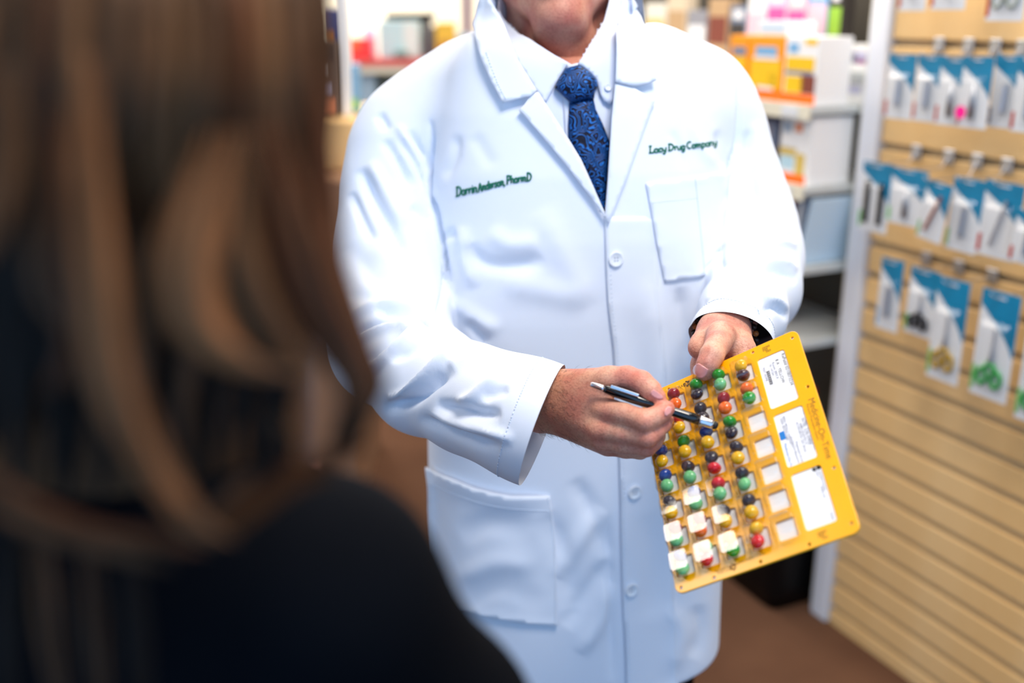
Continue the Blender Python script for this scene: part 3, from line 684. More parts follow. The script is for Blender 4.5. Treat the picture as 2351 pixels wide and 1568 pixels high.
def rrect(cx, cy, hx, hy, r, n=5):
    pts = []
    for sx, sy, a0 in ((1, 1, 0), (-1, 1, 90), (-1, -1, 180), (1, -1, 270)):
        for k in range(n): a = math.radians(a0 + 90 * k / (n - 1)); pts.append((cx + sx * (hx - r) + r * math.cos(a), cy + sy * (hy - r) + r * math.sin(a)))
    return pts
CW, CH = 0.1683, 0.22
CROT = Matrix(((0.8275049992680118, -0.05715869490856754, -0.5585412784948529), (-0.24666016319217082, 0.8566532882760874, -0.4531047423937078), (0.5043750985926319, 0.5127163224259649, 0.6947861056738489)))
CCTR = Vector((0.20828444, 0.85992164, 1.16135748))
CMAT = Matrix.Translation(CCTR) @ CROT.to_4x4()
U = lambda u: (u - .5) * CW
Vv = lambda v: (.5 - v) * CH
card = thing('medication_card', 'bright yellow weekly medication card with clear blisters of candies and white labels', 'card', matrix=CMAT)
colu = [.074, .218, .362, .506, .650]; rowv = [.112 + .1297 * i for i in range(7)]
HX, HY = 0.0091, 0.0098
labels_uv = [(.735, .903, .070, .343), (.737, .908, .376, .638), (.742, .909, .672, .930)]
holes_uv = [(.964, .035), (.965, .304), (.967, .71), (.967, .958), (.739, .983), (.478, .984), (.219, .984), (.030, .978), (.726, .021), (.18, .021), (.030, .022)]
spl = [rrect(0, 0, CW / 2, CH / 2, .007)]
for u in colu:
    for v in rowv: spl.append(rrect(U(u), Vv(v), HX, HY, .0024)[::-1])
for (a, b, c, d) in labels_uv: spl.append(rrect((U(a) + U(b)) / 2, (Vv(c) + Vv(d)) / 2, (U(b) - U(a)) / 2, (Vv(c) - Vv(d)) / 2, .003)[::-1])
for (u, v) in holes_uv: spl.append([(U(u) + .0019 * math.cos(-a), Vv(v) + .0019 * math.sin(-a)) for a in np.linspace(0, 2 * math.pi, 13)[:-1]])
ZT = 0.0012
fr = obj_me('frame', setmat(curve_mesh(spl, .0008, .0004), M_card), card)
# backing sheet with pin holes behind the cells
bs = [rrect(U(.375), Vv(.5), .0615, .1035, .004)]
obj_me('backing_sheet', setmat(curve_mesh(bs, .0002), M_foil), card, (0, 0, -.0016))
dome = MB(); rings = []
for (hx, hy, r, z) in ((.0110, .0118, .003, .0), (.0106, .0114, .003, .0030), (.0094, .0101, .003, .0118), (.0082, .0089, .0028, .0136)):
    rings.append([(x, y, z) for x, y in rrect(0, 0, hx, hy, r, 4)])
nr = 16
dome.add(sum(rings, []), [(i * nr + j, i * nr + (j + 1) % nr, (i + 1) * nr + (j + 1) % nr, (i + 1) * nr + j) for i in range(3) for j in range(nr)] + [tuple(3 * nr + j for j in range(nr))])
dome_me = setmat(mesh_data('blister', dome.V, dome.F), M_clear)
for u in colu:
    for v in rowv: obj_me('blister', dome_me, card, (U(u), Vv(v), ZT + .0001))

def pr(s, u, v, size, m, rot=-90, parent=card, z=None, align='LEFT', off=0.0):
    o = obj_me('printed_text', setmat(text_mesh(s, size, align, 0, off), m), parent, (U(u), Vv(v), ZT + .00012 if z is None else z), (0, 0, math.radians(rot))); return o
for k, (a, b, c, d) in enumerate(labels_uv):
    l = obj_me('label', setmat(curve_mesh([rrect((U(a) + U(b)) / 2, (Vv(c) + Vv(d)) / 2, (U(b) - U(a)) / 2 + .001, (Vv(c) - Vv(d)) / 2 + .001, .002)], .0001), M_paper), card, (0, 0, .0000))
    zl = .00028
    if k == 0:
        pr('TEST PATIENT,', .8985, .085, .0052, M_ink, parent=l, z=zl); pr('RxPatId 0210073234', .877, .088, .0046, M_ink, parent=l, z=zl)
        pr('8 A - YELLOW', .836, .105, .0046, M_ink, parent=l, z=zl); pr('Room: BRICK', .813, .112, .0036, M_inkgrey, parent=l, z=zl)
        pr('ID: 147264', .796, .118, .0030, M_inkgrey, parent=l, z=zl); pr('TEST HOME', .752, .118, .0032, M_inkgrey, parent=l, z=zl)
        bc = MB(); v = .145
        for i in range(22):
            w = [.0012, .0022, .0016][i % 3]; bc.box((U(.768), Vv(v + w), zl), (U(.788), Vv(v), zl + .00003)); v += w + [.0018, .0012, .0026][(i * 7) % 3]
        bc.build('barcode', M_ink, l)
    elif k == 1:
        for s_, u_, v_, sz, m_ in (('ACWORTH PHARMACY', .899, .40, .0042, M_inkgrey), ('(678) 236-0400', .880, .435, .0048, M_inkgrey), ('4480 LEGION ST', .862, .455, .0034, M_inkgrey), ('ACWORTH, GA 30101', .845, .445, .0034, M_inkgrey),
                                   ('Dispensed: 01/10/20', .815, .53, .0032, M_inkgrey), ('Do Not Use Beyond 01/10/21', .796, .50, .0030, M_inkgrey), ('RPH: MOLLY PADGETT', .785, .395, .0034, M_inkgrey), ('DEA: BU1771944', .770, .40, .0034, M_inkgrey), ('Medicine-On-Time', .752, .52, .0038, M_inkblue)):
            pr(s_, u_, v_, sz, m_, parent=l, z=zl)
        lg = obj_me('logo', setmat(curve_mesh([rrect(U(.758), Vv(.482), .0026, .0044, .001)], .00005), M_inkblue), l, (0, 0, zl))
    else:
        pr('PATIENT NOTES', .886, .70, .0026, M_inkgrey, parent=l, z=zl); pr('CARD 1', .872, .69, .0024, M_inkgrey, parent=l, z=zl); pr('REFILL BY', .872, .765, .0028, M_inkgrey, parent=l, z=zl); pr('PAGE 1', .880, .885, .0028, M_inkgrey, parent=l, z=zl)
        obj_me('mark', setmat(curve_mesh([[(U(.893) + .0022 * math.cos(a), Vv(.682) + .0022 * math.sin(a)) for a in np.linspace(0, 6.28, 12)[:-1]], [(U(.868) + .0018 * math.cos(a), Vv(.684) + .0018 * math.sin(a)) for a in np.linspace(0, 6.28, 12)[:-1]]], .00004), M_ink), l, (0, 0, zl))
pr('Medicine-On-Time', .9455, .365, .0086, M_inkbrown); pr('Personal Prescription System', .928, .385, .0034, M_inkbrown)
pr('CAUTION: THIS PACKAGE IS NOT CHILD-RESISTANT. Keep this package', .0165, .42, .0034, M_ink); pr('and all medications out of the reach of children.', .0085, .42, .0034, M_ink)
pr('of this drug to', .0165, .27, .0034, M_ink); pr('prescribed.', .0085, .29, .0034, M_ink)
pr('For questions call your pharmacist', .0165, .74, .0030, M_inkbrown)
pr('REUSABLE', .20, .043, .0042, M_ink, 0); pr('PLEASE', .338, .030, .0032, M_ink, 0); pr('RECYCLE', .338, .042, .0032, M_ink, 0)
pr('PLEASE RETURN', .232, .966, .0032, M_inkbrown, 0); pr('THIS CARD', .240, .978, .0032, M_inkbrown, 0); pr('REUSABLE CARD', .37, .962, .0032, M_inkbrown, 0)
def recycle(u, v, r, m):                                      # three chasing arrows
    b = MB()
    for k in range(3):
        a = math.radians(90 + 120 * k); M = Matrix.Translation((U(u), Vv(v), ZT + .00012)) @ Matrix.Rotation(a, 4, 'Z')
        pts = [(-.55, .95), (.35, .95), (.35, 1.25), (.95, .62), (.35, .0), (.35, .3), (-.2, .3), (-.2, .6)]
        pts = [(-.62, .55), (.2, .55), (.2, .85), (.66, .35), (.2, -.1), (.2, .18), (-.62, .18)]
        V = [tuple(M @ Vector((x * r, (y + .25) * r, 0))) for x, y in pts]; b.add(V, [tuple(range(len(V)))[::-1]])
    b.build('recycling_mark', m, card)
recycle(.298, .036, .0040, M_ink); recycle(.332, .969, .0034, M_inkbrown)
def emblem(u, v, m, s=.0021):
    b = MB()
    for i in range(3):
        for j in range(3):
            if (i, j) in ((0, 0), (2, 1)): continue
            cx, cy = U(u) + (i - 1) * s * 1.25, Vv(v) + (j - 1) * s * 1.25
            for (x0, y0, x1, y1) in ((-.5, -.5, .5, -.32), (-.5, .32, .5, .5), (-.5, -.5, -.32, .5), (.32, -.5, .5, .5)):
                b.add([(cx + x0 * s, cy + y0 * s, ZT + .00012), (cx + x1 * s, cy + y0 * s, ZT + .00012), (cx + x1 * s, cy + y1 * s, ZT + .00012), (cx + x0 * s, cy + y1 * s, ZT + .00012)], [(0, 1, 2, 3)])
    b.build('emblem', m, card)
emblem(.807, .036, M_ink); emblem(.817, .966, M_inkbrown)

# ---- candies
CC = {'yellow': (250, 190, 12), 'green': (10, 150, 18), 'mint green': (120, 205, 135), 'black': (48, 40, 52), 'dark red': (150, 12, 34), 'red': (228, 22, 40), 'orange': (255, 112, 28), 'blue': (16, 66, 150), 'brown': (70, 32, 34)}
nu, nv = 18, 10
cv = [(0, 0, 1)] + [(math.sin(math.pi * i / nv) * math.cos(2 * math.pi * j / nu), math.sin(math.pi * i / nv) * math.sin(2 * math.pi * j / nu), math.cos(math.pi * i / nv)) for i in range(1, nv) for j in range(nu)] + [(0, 0, -1)]
cf = [(0, 1 + j, 1 + (j + 1) % nu) for j in range(nu)] + [(1 + (i - 1) * nu + j, 1 + i * nu + j, 1 + i * nu + (j + 1) % nu, 1 + (i - 1) * nu + (j + 1) % nu) for i in range(1, nv - 1) for j in range(nu)] + [(len(cv) - 1, 1 + (nv - 2) * nu + (j + 1) % nu, 1 + (nv - 2) * nu + j) for j in range(nu)]
candy_me = {k: setmat(mesh_data('candy_' + k, np.array(cv) * (.0065, .0065, .0050), cf, True), mat('candy_shell_' + k, srgb(*c), rough=.22, spec=.5, coat=.25, noise=.12, nscale=140)) for k, c in CC.items()}
K = {'y': 'yellow', 'g': 'green', 'm': 'mint green', 'k': 'black', 'd': 'dark red', 'r': 'red', 'o': 'orange', 'b': 'blue', 'n': 'brown'}
cells = [['', 'gm', 'by', 'bm', 'ky', 'dm', 'bm'], ['do', 'ry', 'gy', 'km', 'bm', 'do', 'mr'], ['gk', 'kk', 'by', 'kr', 'rm', 'ky', 'yg'], ['gm', 'do', 'gk', 'ky', 'km', 'ky', 'yr'], ['yn', 'og']]
rowname = ['top', 'second', 'third', 'fourth', 'fifth', 'sixth', 'bottom']; colname = ['leftmost', 'second', 'third', 'fourth', 'rightmost']
wide = {(4, 0), (4, 1), (3, 1), (2, 3)}                      # pairs lying more side by side
for ci, col in enumerate(cells):
    for ri, two in enumerate(col):
        for k, ch in enumerate(two):
            name = K[ch]; jx, jy = RNG.uniform(-.0010, .0010, 2)
            big_first = (ci, ri) in {(4, 0), (2, 3)}
            flat = (k == 0) != big_first                     # the one standing on edge
            x = U(colu[ci]) + (-.0004 if k else .0002) + jx * .6; y = Vv(rowv[ri]) + (.0056 if k == 0 else -.0054) + jy * .5
            o = bpy.data.objects.new('candy', candy_me[name]); COL.objects.link(o)
            if flat: R_ = Matrix.Rotation(RNG.uniform(-.5, .5), 4, 'Z') @ Matrix.Rotation(math.radians(82), 4, 'X'); zz = ZT + .0048
            else: R_ = Matrix.Rotation(RNG.uniform(-.35, .35), 4, 'X') @ Matrix.Rotation(RNG.uniform(-.35, .35), 4, 'Y'); zz = ZT + .0050
            if flat: y += .0006 if k == 0 else -.0006
            o.matrix_world = CMAT @ Matrix.Translation((x, y, zz + .0016)) @ R_
            pos = ('upper ' if k == 0 else 'lower ') if len(set(two)) == 1 else ''
            tag(o, '%s%s candy in the %s row, %s column of the yellow card' % (pos, name, rowname[ri], colname[ci]), 'candy', 'candies in the blisters')

# ---- stylus pen
pa, pb = P(1356, 882, .968), P(1646, 978, .955)
L_ = np.linalg.norm(pb - pa); zax = Vector(pb - pa).normalized(); xax = (Vector(CAM - pa) - zax * Vector(CAM - pa).dot(zax)).normalized(); yax = zax.cross(xax)
PM = Matrix((xax, yax, zax)).transposed().to_4x4(); PM = Matrix.Translation(Vector(pa)) @ PM
pen = thing('stylus_pen', 'glossy black stylus pen with silver ends pointing at the card', 'pen', matrix=PM)
sc_ = L_
MB().lathe([(.0001, 0), (.0019, 0), (.0026, .0012), (.0030, .011), (.0032, .013)], 20).build('push_button', M_chrome, pen, True)
MB().lathe([(.0030, .0125), (.0040, .016), (.0047, .026), (.0052, .040), (.0050, .052), (.0044, .062), (.0045, .075), (.0048, .095), (.0048, sc_ - .0165)], 24).build('barrel', M_penblack, pen, True)
MB().lathe([(.0049, sc_ - .0168), (.0049, sc_ - .0155), (.0045, sc_ - .006), (.0040, sc_ - .0035)], 24).build('nose_ring', M_chrome, pen, True)
MB().lathe([(.0038, sc_ - .0036), (.0038, sc_ - .0015), (.0030, sc_), (.0015, sc_ + .0009), (.0001, sc_ + .0011)], 20).build('stylus_tip', M_rubber, pen, True)
bevel(MB().add([(.0042, -.0016 - .0040, .0185), (.0042, .0016 - .0040, .0185), (.0052, .0016 - .0040, .046), (.0052, -.0016 - .0040, .046), (.0052, -.0016 - .0040, .0185), (.0052, .0016 - .0040, .0185), (.0062, .0013 - .0040, .046), (.0062, -.0013 - .0040, .046)],
         [(0, 1, 2, 3), (4, 7, 6, 5), (0, 4, 5, 1), (1, 5, 6, 2), (2, 6, 7, 3), (3, 7, 4, 0)]).build('clip', M_chrome, pen), .0003, 1)

# ================================================================== the pharmacist
PX, PY = 0.07, 1.36
man = thing('person', 'person in a white coat and blue paisley tie pointing a pen at a yellow card', 'person', (PX, PY, 0))
YAW = math.radians(11)
zz_ = [0.40, 0.58, 0.75, 0.90, 1.05, 1.18, 1.28, 1.36, 1.43, 1.50, 1.56]
aa_ = [.222, .220, .217, .213, .210, .210, .208, .200, .186, .165, .15]
bf_ = [.160, .162, .160, .156, .152, .146, .138, .126, .108, .085, .07]
bb_ = [.150, .150, .145, .135, .130, .132, .135, .130, .115, .095, .08]
HEM = 0.635
def ztop(x):
    l = 1.528 - .67 * np.clip(-.05 - x, 0, 9); r = 1.546 - .49 * np.clip(x - .155, 0, 9)
    return np.minimum(np.minimum(l, r), 1.535)
def torso_f(X, off, hem=None, kx=.03):
    z = X[..., 2]; cx = .086 + .012 * (1.42 - z); dx = X[..., 0] - cx; dy = X[..., 1] - PY
    lx = dx * math.cos(YAW) + dy * math.sin(YAW); ly = -dx * math.sin(YAW) + dy * math.cos(YAW)
    a = np.interp(z, zz_, aa_) + off; b = np.where(ly < 0, np.interp(z, zz_, bf_), np.interp(z, zz_, bb_)) + off
    p = 2.5
    f = ((np.abs(lx / a) ** p + np.abs(ly / b) ** p) ** (1 / p) - 1) * np.minimum(a, b)
    f = smax(f, (z - ztop(X[..., 0]) - off) * .85, kx)
    if hem is not None: f = smax(f, hem - z, .004)
    return f
# ---- lab coat: body and sleeves grown as one cloth surface, then parted at the armhole seams
def chz(*pts): return [(P(x, y, d), r * .001) for x, y, d, r in pts]
slR_c = chz((1055, 190, 1.37, 50), (993, 248, 1.367, 54), (932, 300, 1.36, 56), (908, 360, 1.352, 57), (893, 450, 1.345, 58), (893, 570, 1.325, 66), (892, 690, 1.295, 71), (900, 790, 1.245, 70), (975, 868, 1.165, 59), (1085, 917, 1.10, 54), (1175, 948, 1.055, 54), (1245, 976, 1.034, 56), (1320, 1004, 1.015, 57))
slL_c = chz((1520, 172, 1.38, 50), (1610, 216, 1.385, 52), (1640, 258, 1.39, 52), (1664, 326, 1.40, 53), (1692, 430, 1.40, 56), (1716, 520, 1.395, 60), (1730, 600, 1.375, 60), (1728, 665, 1.315, 55), (1704, 722, 1.21, 46), (1676, 783, 1.12, 39.5), (1652, 838, 1.04, 37))
def fR(X): return chain(X, slR_c, .03)
def fL(X): return chain(X, slL_c, .03)
def coat_f(X):
    u = np.clip((X[..., 2] - 1.34) / .10, 0, 1); k = .012 + .035 * u * u * (3 - 2 * u)
    return smin(smin(torso_f(X, 0.0, HEM), fR(X), k), fL(X), k)
cV, cF = surface_nets(coat_f, (-.26, .88, .56), (.42, 1.58, 1.58), .0040)
cV = relax(cV, cF, 2)
torso_strokes = [
 # upper right arm (photo left)
 ([(868, 261), (880, 280), (890, 300)], 9, -3.5), ([(883, 321), (919, 379), (944, 432)], 10, -5), ([(826, 388), (868, 474), (906, 535), (938, 602)], 12, -6.5), ([(804, 442), (836, 513), (858, 553)], 10, -4), ([(944, 474), (965, 490), (984, 508)], 9, -3),
 ([(850, 370), (890, 450), (925, 520)], 14, 3.5), ([(912, 286), (960, 366), (986, 449), (996, 472)], 9, 4.5), ([(900, 330), (950, 410), (975, 480)], 12, 2.5), ([(935, 300), (965, 350), (982, 400)], 8, -4),
 ([(986, 275), (992, 308), (984, 385), (986, 449), (998, 478), (1011, 551), (1024, 615), (1025, 660), (1012, 705), (1000, 740)], 6, -7),
 ([(800, 560), (860, 640), (930, 660), (985, 640)], 22, -4), ([(860, 560), (920, 620), (960, 600)], 20, 3),
 # elbow
 ([(860, 712), (900, 716), (950, 723), (985, 740)], 8, -6), ([(800, 775), (846, 750), (888, 741), (944, 732), (985, 734)], 7, -7), ([(787, 793), (821, 763), (852, 750)], 8, -5), ([(791, 744), (830, 718), (867, 702), (930, 700), (985, 712)], 9, 5), ([(800, 800), (850, 768), (900, 752), (960, 745)], 8, 4.5),
 ([(950, 726), (975, 736), (998, 746)], 6, -6), ([(800, 690), (850, 675), (920, 680), (980, 690)], 14, -4),
 # forearm
 ([(838, 866), (898, 812), (950, 762), (974, 738)], 8, 5.5), ([(830, 838), (880, 800), (930, 760)], 9, -4), ([(896, 826), (922, 815), (980, 784), (1029, 763)], 10, -5), ([(889, 915), (931, 903), (974, 870), (1035, 815), (1068, 785)], 9, 6.5), ([(880, 938), (944, 918), (985, 885), (1040, 842)], 13, -7), ([(1000, 870), (1054, 830), (1100, 812)], 12, 3),
 ([(1045, 928), (1084, 913), (1112, 888), (1150, 860)], 11, 4), ([(1000, 931), (1051, 940), (1100, 950), (1150, 950)], 13, -5), ([(1112, 918), (1140, 902), (1167, 894)], 9, -3.5), ([(960, 960), (1005, 974), (1097, 1012), (1150, 1024)], 12, -4), ([(985, 950), (1050, 975), (1120, 990), (1180, 1010)], 11, 3.5), ([(1080, 800), (1130, 830), (1200, 850)], 12, -2.5),
 # left arm (photo right)
 ([(1695, 180), (1700, 257), (1694, 332), (1681, 374), (1676, 443), (1666, 508), (1650, 605), (1640, 650)], 6, -4), ([(1640, 615), (1682, 592), (1738, 566), (1780, 548), (1826, 543)], 7, -6), ([(1660, 606), (1720, 575), (1790, 560), (1830, 565)], 8, 4.5), ([(1660, 628), (1721, 592), (1786, 582), (1828, 602)], 6, -5), ([(1680, 640), (1740, 608), (1800, 604), (1830, 622)], 8, 4), ([(1690, 655), (1770, 622), (1828, 645)], 7, -4.5), ([(1620, 690), (1700, 680), (1780, 690), (1810, 715)], 9, 3.5), ([(1740, 720), (1780, 705), (1808, 730)], 7, -3.5), ([(1735, 280), (1745, 400), (1760, 500)], 14, 2.5), ([(1715, 300), (1722, 400), (1735, 480)], 12, -2.5),
 # chest and belly
 ([(1018, 410), (1034, 386), (1046, 356), (1050, 310)], 12, -2), ([(1085, 310), (1108, 345), (1130, 385)], 16, -1.6), ([(1078, 560), (1092, 588), (1115, 605), (1150, 612), (1212, 608), (1245, 590)], 17, -5.5), ([(1017, 546), (1049, 532)], 10, -3), ([(1060, 520), (1070, 600), (1090, 660)], 16, 4), ([(1120, 530), (1170, 560), (1240, 555)], 22, 3.5),
 ([(1075, 735), (1095, 762), (1118, 790)], 11, -5), ([(1040, 690), (1090, 730), (1150, 760)], 18, 3.5), ([(1240, 480), (1300, 600), (1360, 700)], 30, 2.5), ([(1150, 650), (1240, 665), (1350, 690)], 30, 3),
 ([(1250, 1180), (1300, 1280), (1310, 1400)], 26, -4), ([(1280, 1330), (1330, 1240), (1385, 1170)], 22, 4.5), ([(1300, 1440), (1350, 1360), (1395, 1290)], 20, -4), ([(1320, 1100), (1360, 1180), (1390, 1280)], 20, -3.5), ([(1330, 1500), (1380, 1420), (1400, 1340)], 18, 4), ([(1396, 1180), (1400, 1300), (1402, 1440), (1405, 1560)], 10, -4),
 ([(1060, 1230), (1130, 1200), (1220, 1220)], 24, -4), ([(1050, 1330), (1140, 1290), (1230, 1300)], 22, 3.5), ([(1080, 1380), (1160, 1350), (1250, 1390)], 18, -3), ([(1490, 640), (1505, 800), (1530, 950), (1545, 1080)], 30, 4), ([(1450, 700), (1460, 850), (1480, 1000)], 24, -3), ([(1560, 660), (1575, 760), (1590, 840)], 16, -5),
 ([(1480, 1180), (1500, 1300), (1490, 1420)], 20, -3.5), ([(1530, 1390), (1560, 1450), (1540, 1540)], 22, 3.5), ([(1600, 1390), (1610, 1450), (1590, 1510)], 18, -3), ([(1540, 300), (1560, 340), (1570, 390)], 9, -1.6), ([(1590, 270), (1600, 320), (1640, 380)], 12, 2), ([(1645, 300), (1655, 350), (1668, 390)], 10, -2),
]
cV = folds(cV, cF, [(s_[0], s_[1], s_[2] * (2.0 if s_[1] < 14.5 and (s_[0][0][0] < 1050 or s_[0][0][0] > 1600) else 1.3)) for s_ in torso_strokes])
fc = cV[cF].mean(1); dT, dR, dL = torso_f(fc, 0.0, HEM) - .0005, fR(fc), fL(fc); isR = (dR < dT) & (dR < dL); isL = (dL < dT) & (dL < dR)
xs_, ys_, _d = proj(fc); isR &= ~((xs_ > 985) & (ys_ < 300)); isL &= ~((xs_ < 1695) & (ys_ < 330))
def submesh(m):
    F = cF[m]; u, inv = np.unique(F, return_inverse=True); return cV[u], inv.reshape(F.shape)
def cut_tube(V, F, p0, nrm):
    bm = bmesh.new(); vs_ = [bm.verts.new(v) for v in V]
    for f in F:
        try: bm.faces.new([vs_[i] for i in f])
        except ValueError: pass
    bmesh.ops.bisect_plane(bm, geom=bm.verts[:] + bm.edges[:] + bm.faces[:], plane_co=Vector(p0), plane_no=Vector(nrm), clear_outer=True)
    bm.verts.index_update(); V2 = np.array([v.co for v in bm.verts]); F2 = [[v.index for v in f.verts] for f in bm.faces]; bm.free(); return V2, F2
coat_tree = bvh(*submesh(~isR & ~isL))
V_left = [(1129, 13), (1158, 64), (1190, 140), (1234, 211), (1269, 265), (1304, 319), (1333, 367), (1359, 424), (1384, 486)]
V_right = [(1389, 500), (1394, 415), (1398, 351), (1403, 271), (1411, 191), (1413, 128), (1414, 48), (1410, 0)]
vpoly = [(p[0] - 9, p[1]) for p in V_left[:-1]] + [(1386, 499)] + [(p[0] + 7, p[1]) for p in V_right[1:]] + [(1425, -300), (1090, -300)]
fx, fy, fd = proj(fc)
neckc = P(1297, 120, 1.335)
keep = ~(in_poly(fx, fy, vpoly) & (fc[:, 2] > 1.1) & (fc[:, 1] < PY + .02)) & ~((np.hypot(fc[:, 0] - neckc[0], fc[:, 1] - neckc[1]) < .074) & (fc[:, 2] > 1.44))
V_, F_ = submesh(keep & ~isR & ~isL)
coat = obj('lab_coat', V_, F_, M_coat, man, smooth=True); coat['label'] = 'white lab coat'
def end_dir(c): d = c[-1][0] - c[-3][0]; return d / np.linalg.norm(d)
sleeves = []
unit = lambda v: v / np.linalg.norm(v)
cuffR, cuffRn = slR_c[-2][0], unit(.93 * RIGHT - .34 * UPV - .16 * FWD); cuffL, cuffLn = P(1662, 768, 1.12), unit(-.28 * RIGHT - .82 * UPV - .42 * FWD)
for m_, p0, nn in ((isR, cuffR, cuffRn), (isL, cuffL, cuffLn)):
    V_, F_ = cut_tube(*submesh(m_), p0, nn); so = obj('sleeve', V_, F_, M_coat, coat, smooth=True)
    # stitched hem 24 mm from the edge
    bm = bmesh.new(); vs_ = [bm.verts.new(v) for v in V_]
    for f in F_:
        try: bm.faces.new([vs_[i] for i in f])
        except ValueError: pass
    r_ = bmesh.ops.bisect_plane(bm, geom=bm.verts[:] + bm.edges[:] + bm.faces[:], plane_co=Vector(p0 - nn * .024), plane_no=Vector(nn))
    b = MB(); es = [e for e in r_['geom_cut'] if isinstance(e, bmesh.types.BMEdge)]
    c0 = np.mean([np.array(e.verts[0].co) for e in es], 0) if es else p0
    for i, e in enumerate(es):
        q = [np.array(v.co) for v in e.verts]; q = [v + (v - c0) / np.linalg.norm(v - c0) * .0003 for v in q]
        if np.linalg.norm(q[0] - q[1]) > .0012: b.tube([q[0] * .85 + q[1] * .15, q[0] * .15 + q[1] * .85], .0005, 5)
    bm.free(); b.build('stitch_line', M_seam, so, True, world=True)

# ---- shirt
def shirt_f(X):
    f = torso_f(X, -.013)
    return smin(f, rcone(X, P(1302, 205, 1.335), P(1292, 10, 1.35), .083, .071), .012)
hV, hF = surface_nets(shirt_f, (-.2, 1.14, 1.06), (.34, 1.56, 1.62), .0040)
hV = relax(hV, hF, 2); shirt_tree = bvh(hV, hF)
neckpoly = [(1138, 0), (1158, 41), (1190, 77), (1234, 105), (1272, 128), (1304, 146), (1312, 153), (1327, 149), (1339, 128), (1365, 86), (1384, 48), (1395, 10), (1420, -300), (1100, -300)]
fc = hV[hF].mean(1); fx, fy, fd = proj(fc)
keep = ~(in_poly(fx, fy, neckpoly) & (fc[:, 2] > 1.4)) & ~((fc[:, 2] > 1.535) )
shirt = obj('shirt', hV, hF[keep], M_shirt, man, smooth=True)
def addp(name, outline, trees, off, m, parent, thick=.0014, step=9., off_fn=None, smooth=True):
    V, F = patch(outline, trees, off, step, thick, off_fn=off_fn); return obj(name, V, F, m, parent, smooth)
addp('collar', [(1128, -12), (1138, 0), (1158, 41), (1190, 77), (1234, 105), (1272, 128), (1304, 145), (1292, 165), (1276, 191), (1251, 237), (1232, 214), (1188, 143), (1150, 66), (1120, 10)], shirt_tree, .005, M_shirt, shirt)
addp('collar', [(1326, 148), (1339, 129), (1365, 87), (1384, 49), (1394, 10), (1398, -12), (1425, -12), (1422, 60), (1420, 140), (1416, 200), (1409, 226), (1399, 241), (1386, 233), (1377, 216), (1373, 200), (1369, 184), (1355, 168), (1340, 156)], shirt_tree, .006, M_shirt, shirt)
addp('collar_band', [(1296, 140), (1312, 149), (1326, 145), (1338, 152), (1318, 160), (1298, 160)], shirt_tree, .002, M_shirt, shirt)
addp('button_placket', [(1290, 200), (1305, 200), (1318, 330), (1330, 480), (1310, 480)], shirt_tree, .002, M_shirt, shirt)
def button(name, x, y, tree, r, m, parent, lift=.002, holes=True):
    q, n = hit(tree, x, y); n = Vector(n)
    if n.dot(Vector(CAM - q)) < 0: n = -n
    M = Matrix.Translation(Vector(q) + n * lift) @ n.to_track_quat('Z', 'Y').to_matrix().to_4x4()
    b = MB(); b.lathe([(.0001, 0), (r * .96, 0), (r, .0008), (r * .97, .0021), (r * .84, .0024), (r * .74, .0017), (.0001, .0015)], 28, M); o = b.build(name, m, parent, True, world=True)
    if holes:
        for k in range(4):
            a = math.pi / 4 + k * math.pi / 2; Mk = M @ Matrix.Translation((r * .26 * math.cos(a), r * .26 * math.sin(a), .00125))
            MB().lathe([(.0001, 0), (r * .085, 0), (r * .085, .0005), (.0001, .0005)], 8, Mk).build('button_hole', M_inkgrey, o, world=True)
    return o
button('collar_button', 1392, 204, shirt_tree, .0046, M_button, shirt, .0065, False)

# ---- tie
z5 = lambda L: [(1030 + x * .3189, y * .3189) for x, y in L]
knot = z5([(835, 498), (880, 486), (930, 474), (985, 500), (1030, 540), (1062, 585), (1070, 622), (1045, 672), (1043, 712), (960, 722), (880, 748), (822, 692), (762, 634), (795, 565)])
blade = z5([(868, 742), (960, 720), (1040, 708), (1058, 790), (1108, 895), (1160, 1028), (1152, 1150), (1140, 1300), (1132, 1420), (1126, 1640), (1180, 1640), (1150, 1640), (1090, 1560), (1080, 1440), (1030, 1330), (960, 1200), (900, 1080), (860, 1000), (858, 900), (863, 800)])
blade = z5([(868, 742), (960, 720), (1040, 708), (1058, 790), (1108, 895), (1160, 1028), (1152, 1150), (1140, 1300), (1132, 1420), (1130, 1600), (1100, 1600), (1070, 1440), (1020, 1330), (950, 1200), (892, 1080), (858, 1000), (858, 900), (863, 800)])
def bulge(pl, base, top, w):
    pl = np.asarray(pl)
    def f(x, y):
        bd, _, _ = poly_dist(x, y, np.vstack([pl, pl[:1]])); u = np.clip(bd / w, 0, 1); return base + top * np.sqrt(1 - (1 - u) ** 2)
    return f
tie = addp('necktie', blade, shirt_tree, .006, M_tie, man, .003, 8., bulge(blade, .004, .006, 26)); tie['label'] = 'blue paisley necktie'
addp('knot', knot, shirt_tree, .01, M_tie, tie, .006, 7., bulge(knot, .008, .013, 42))

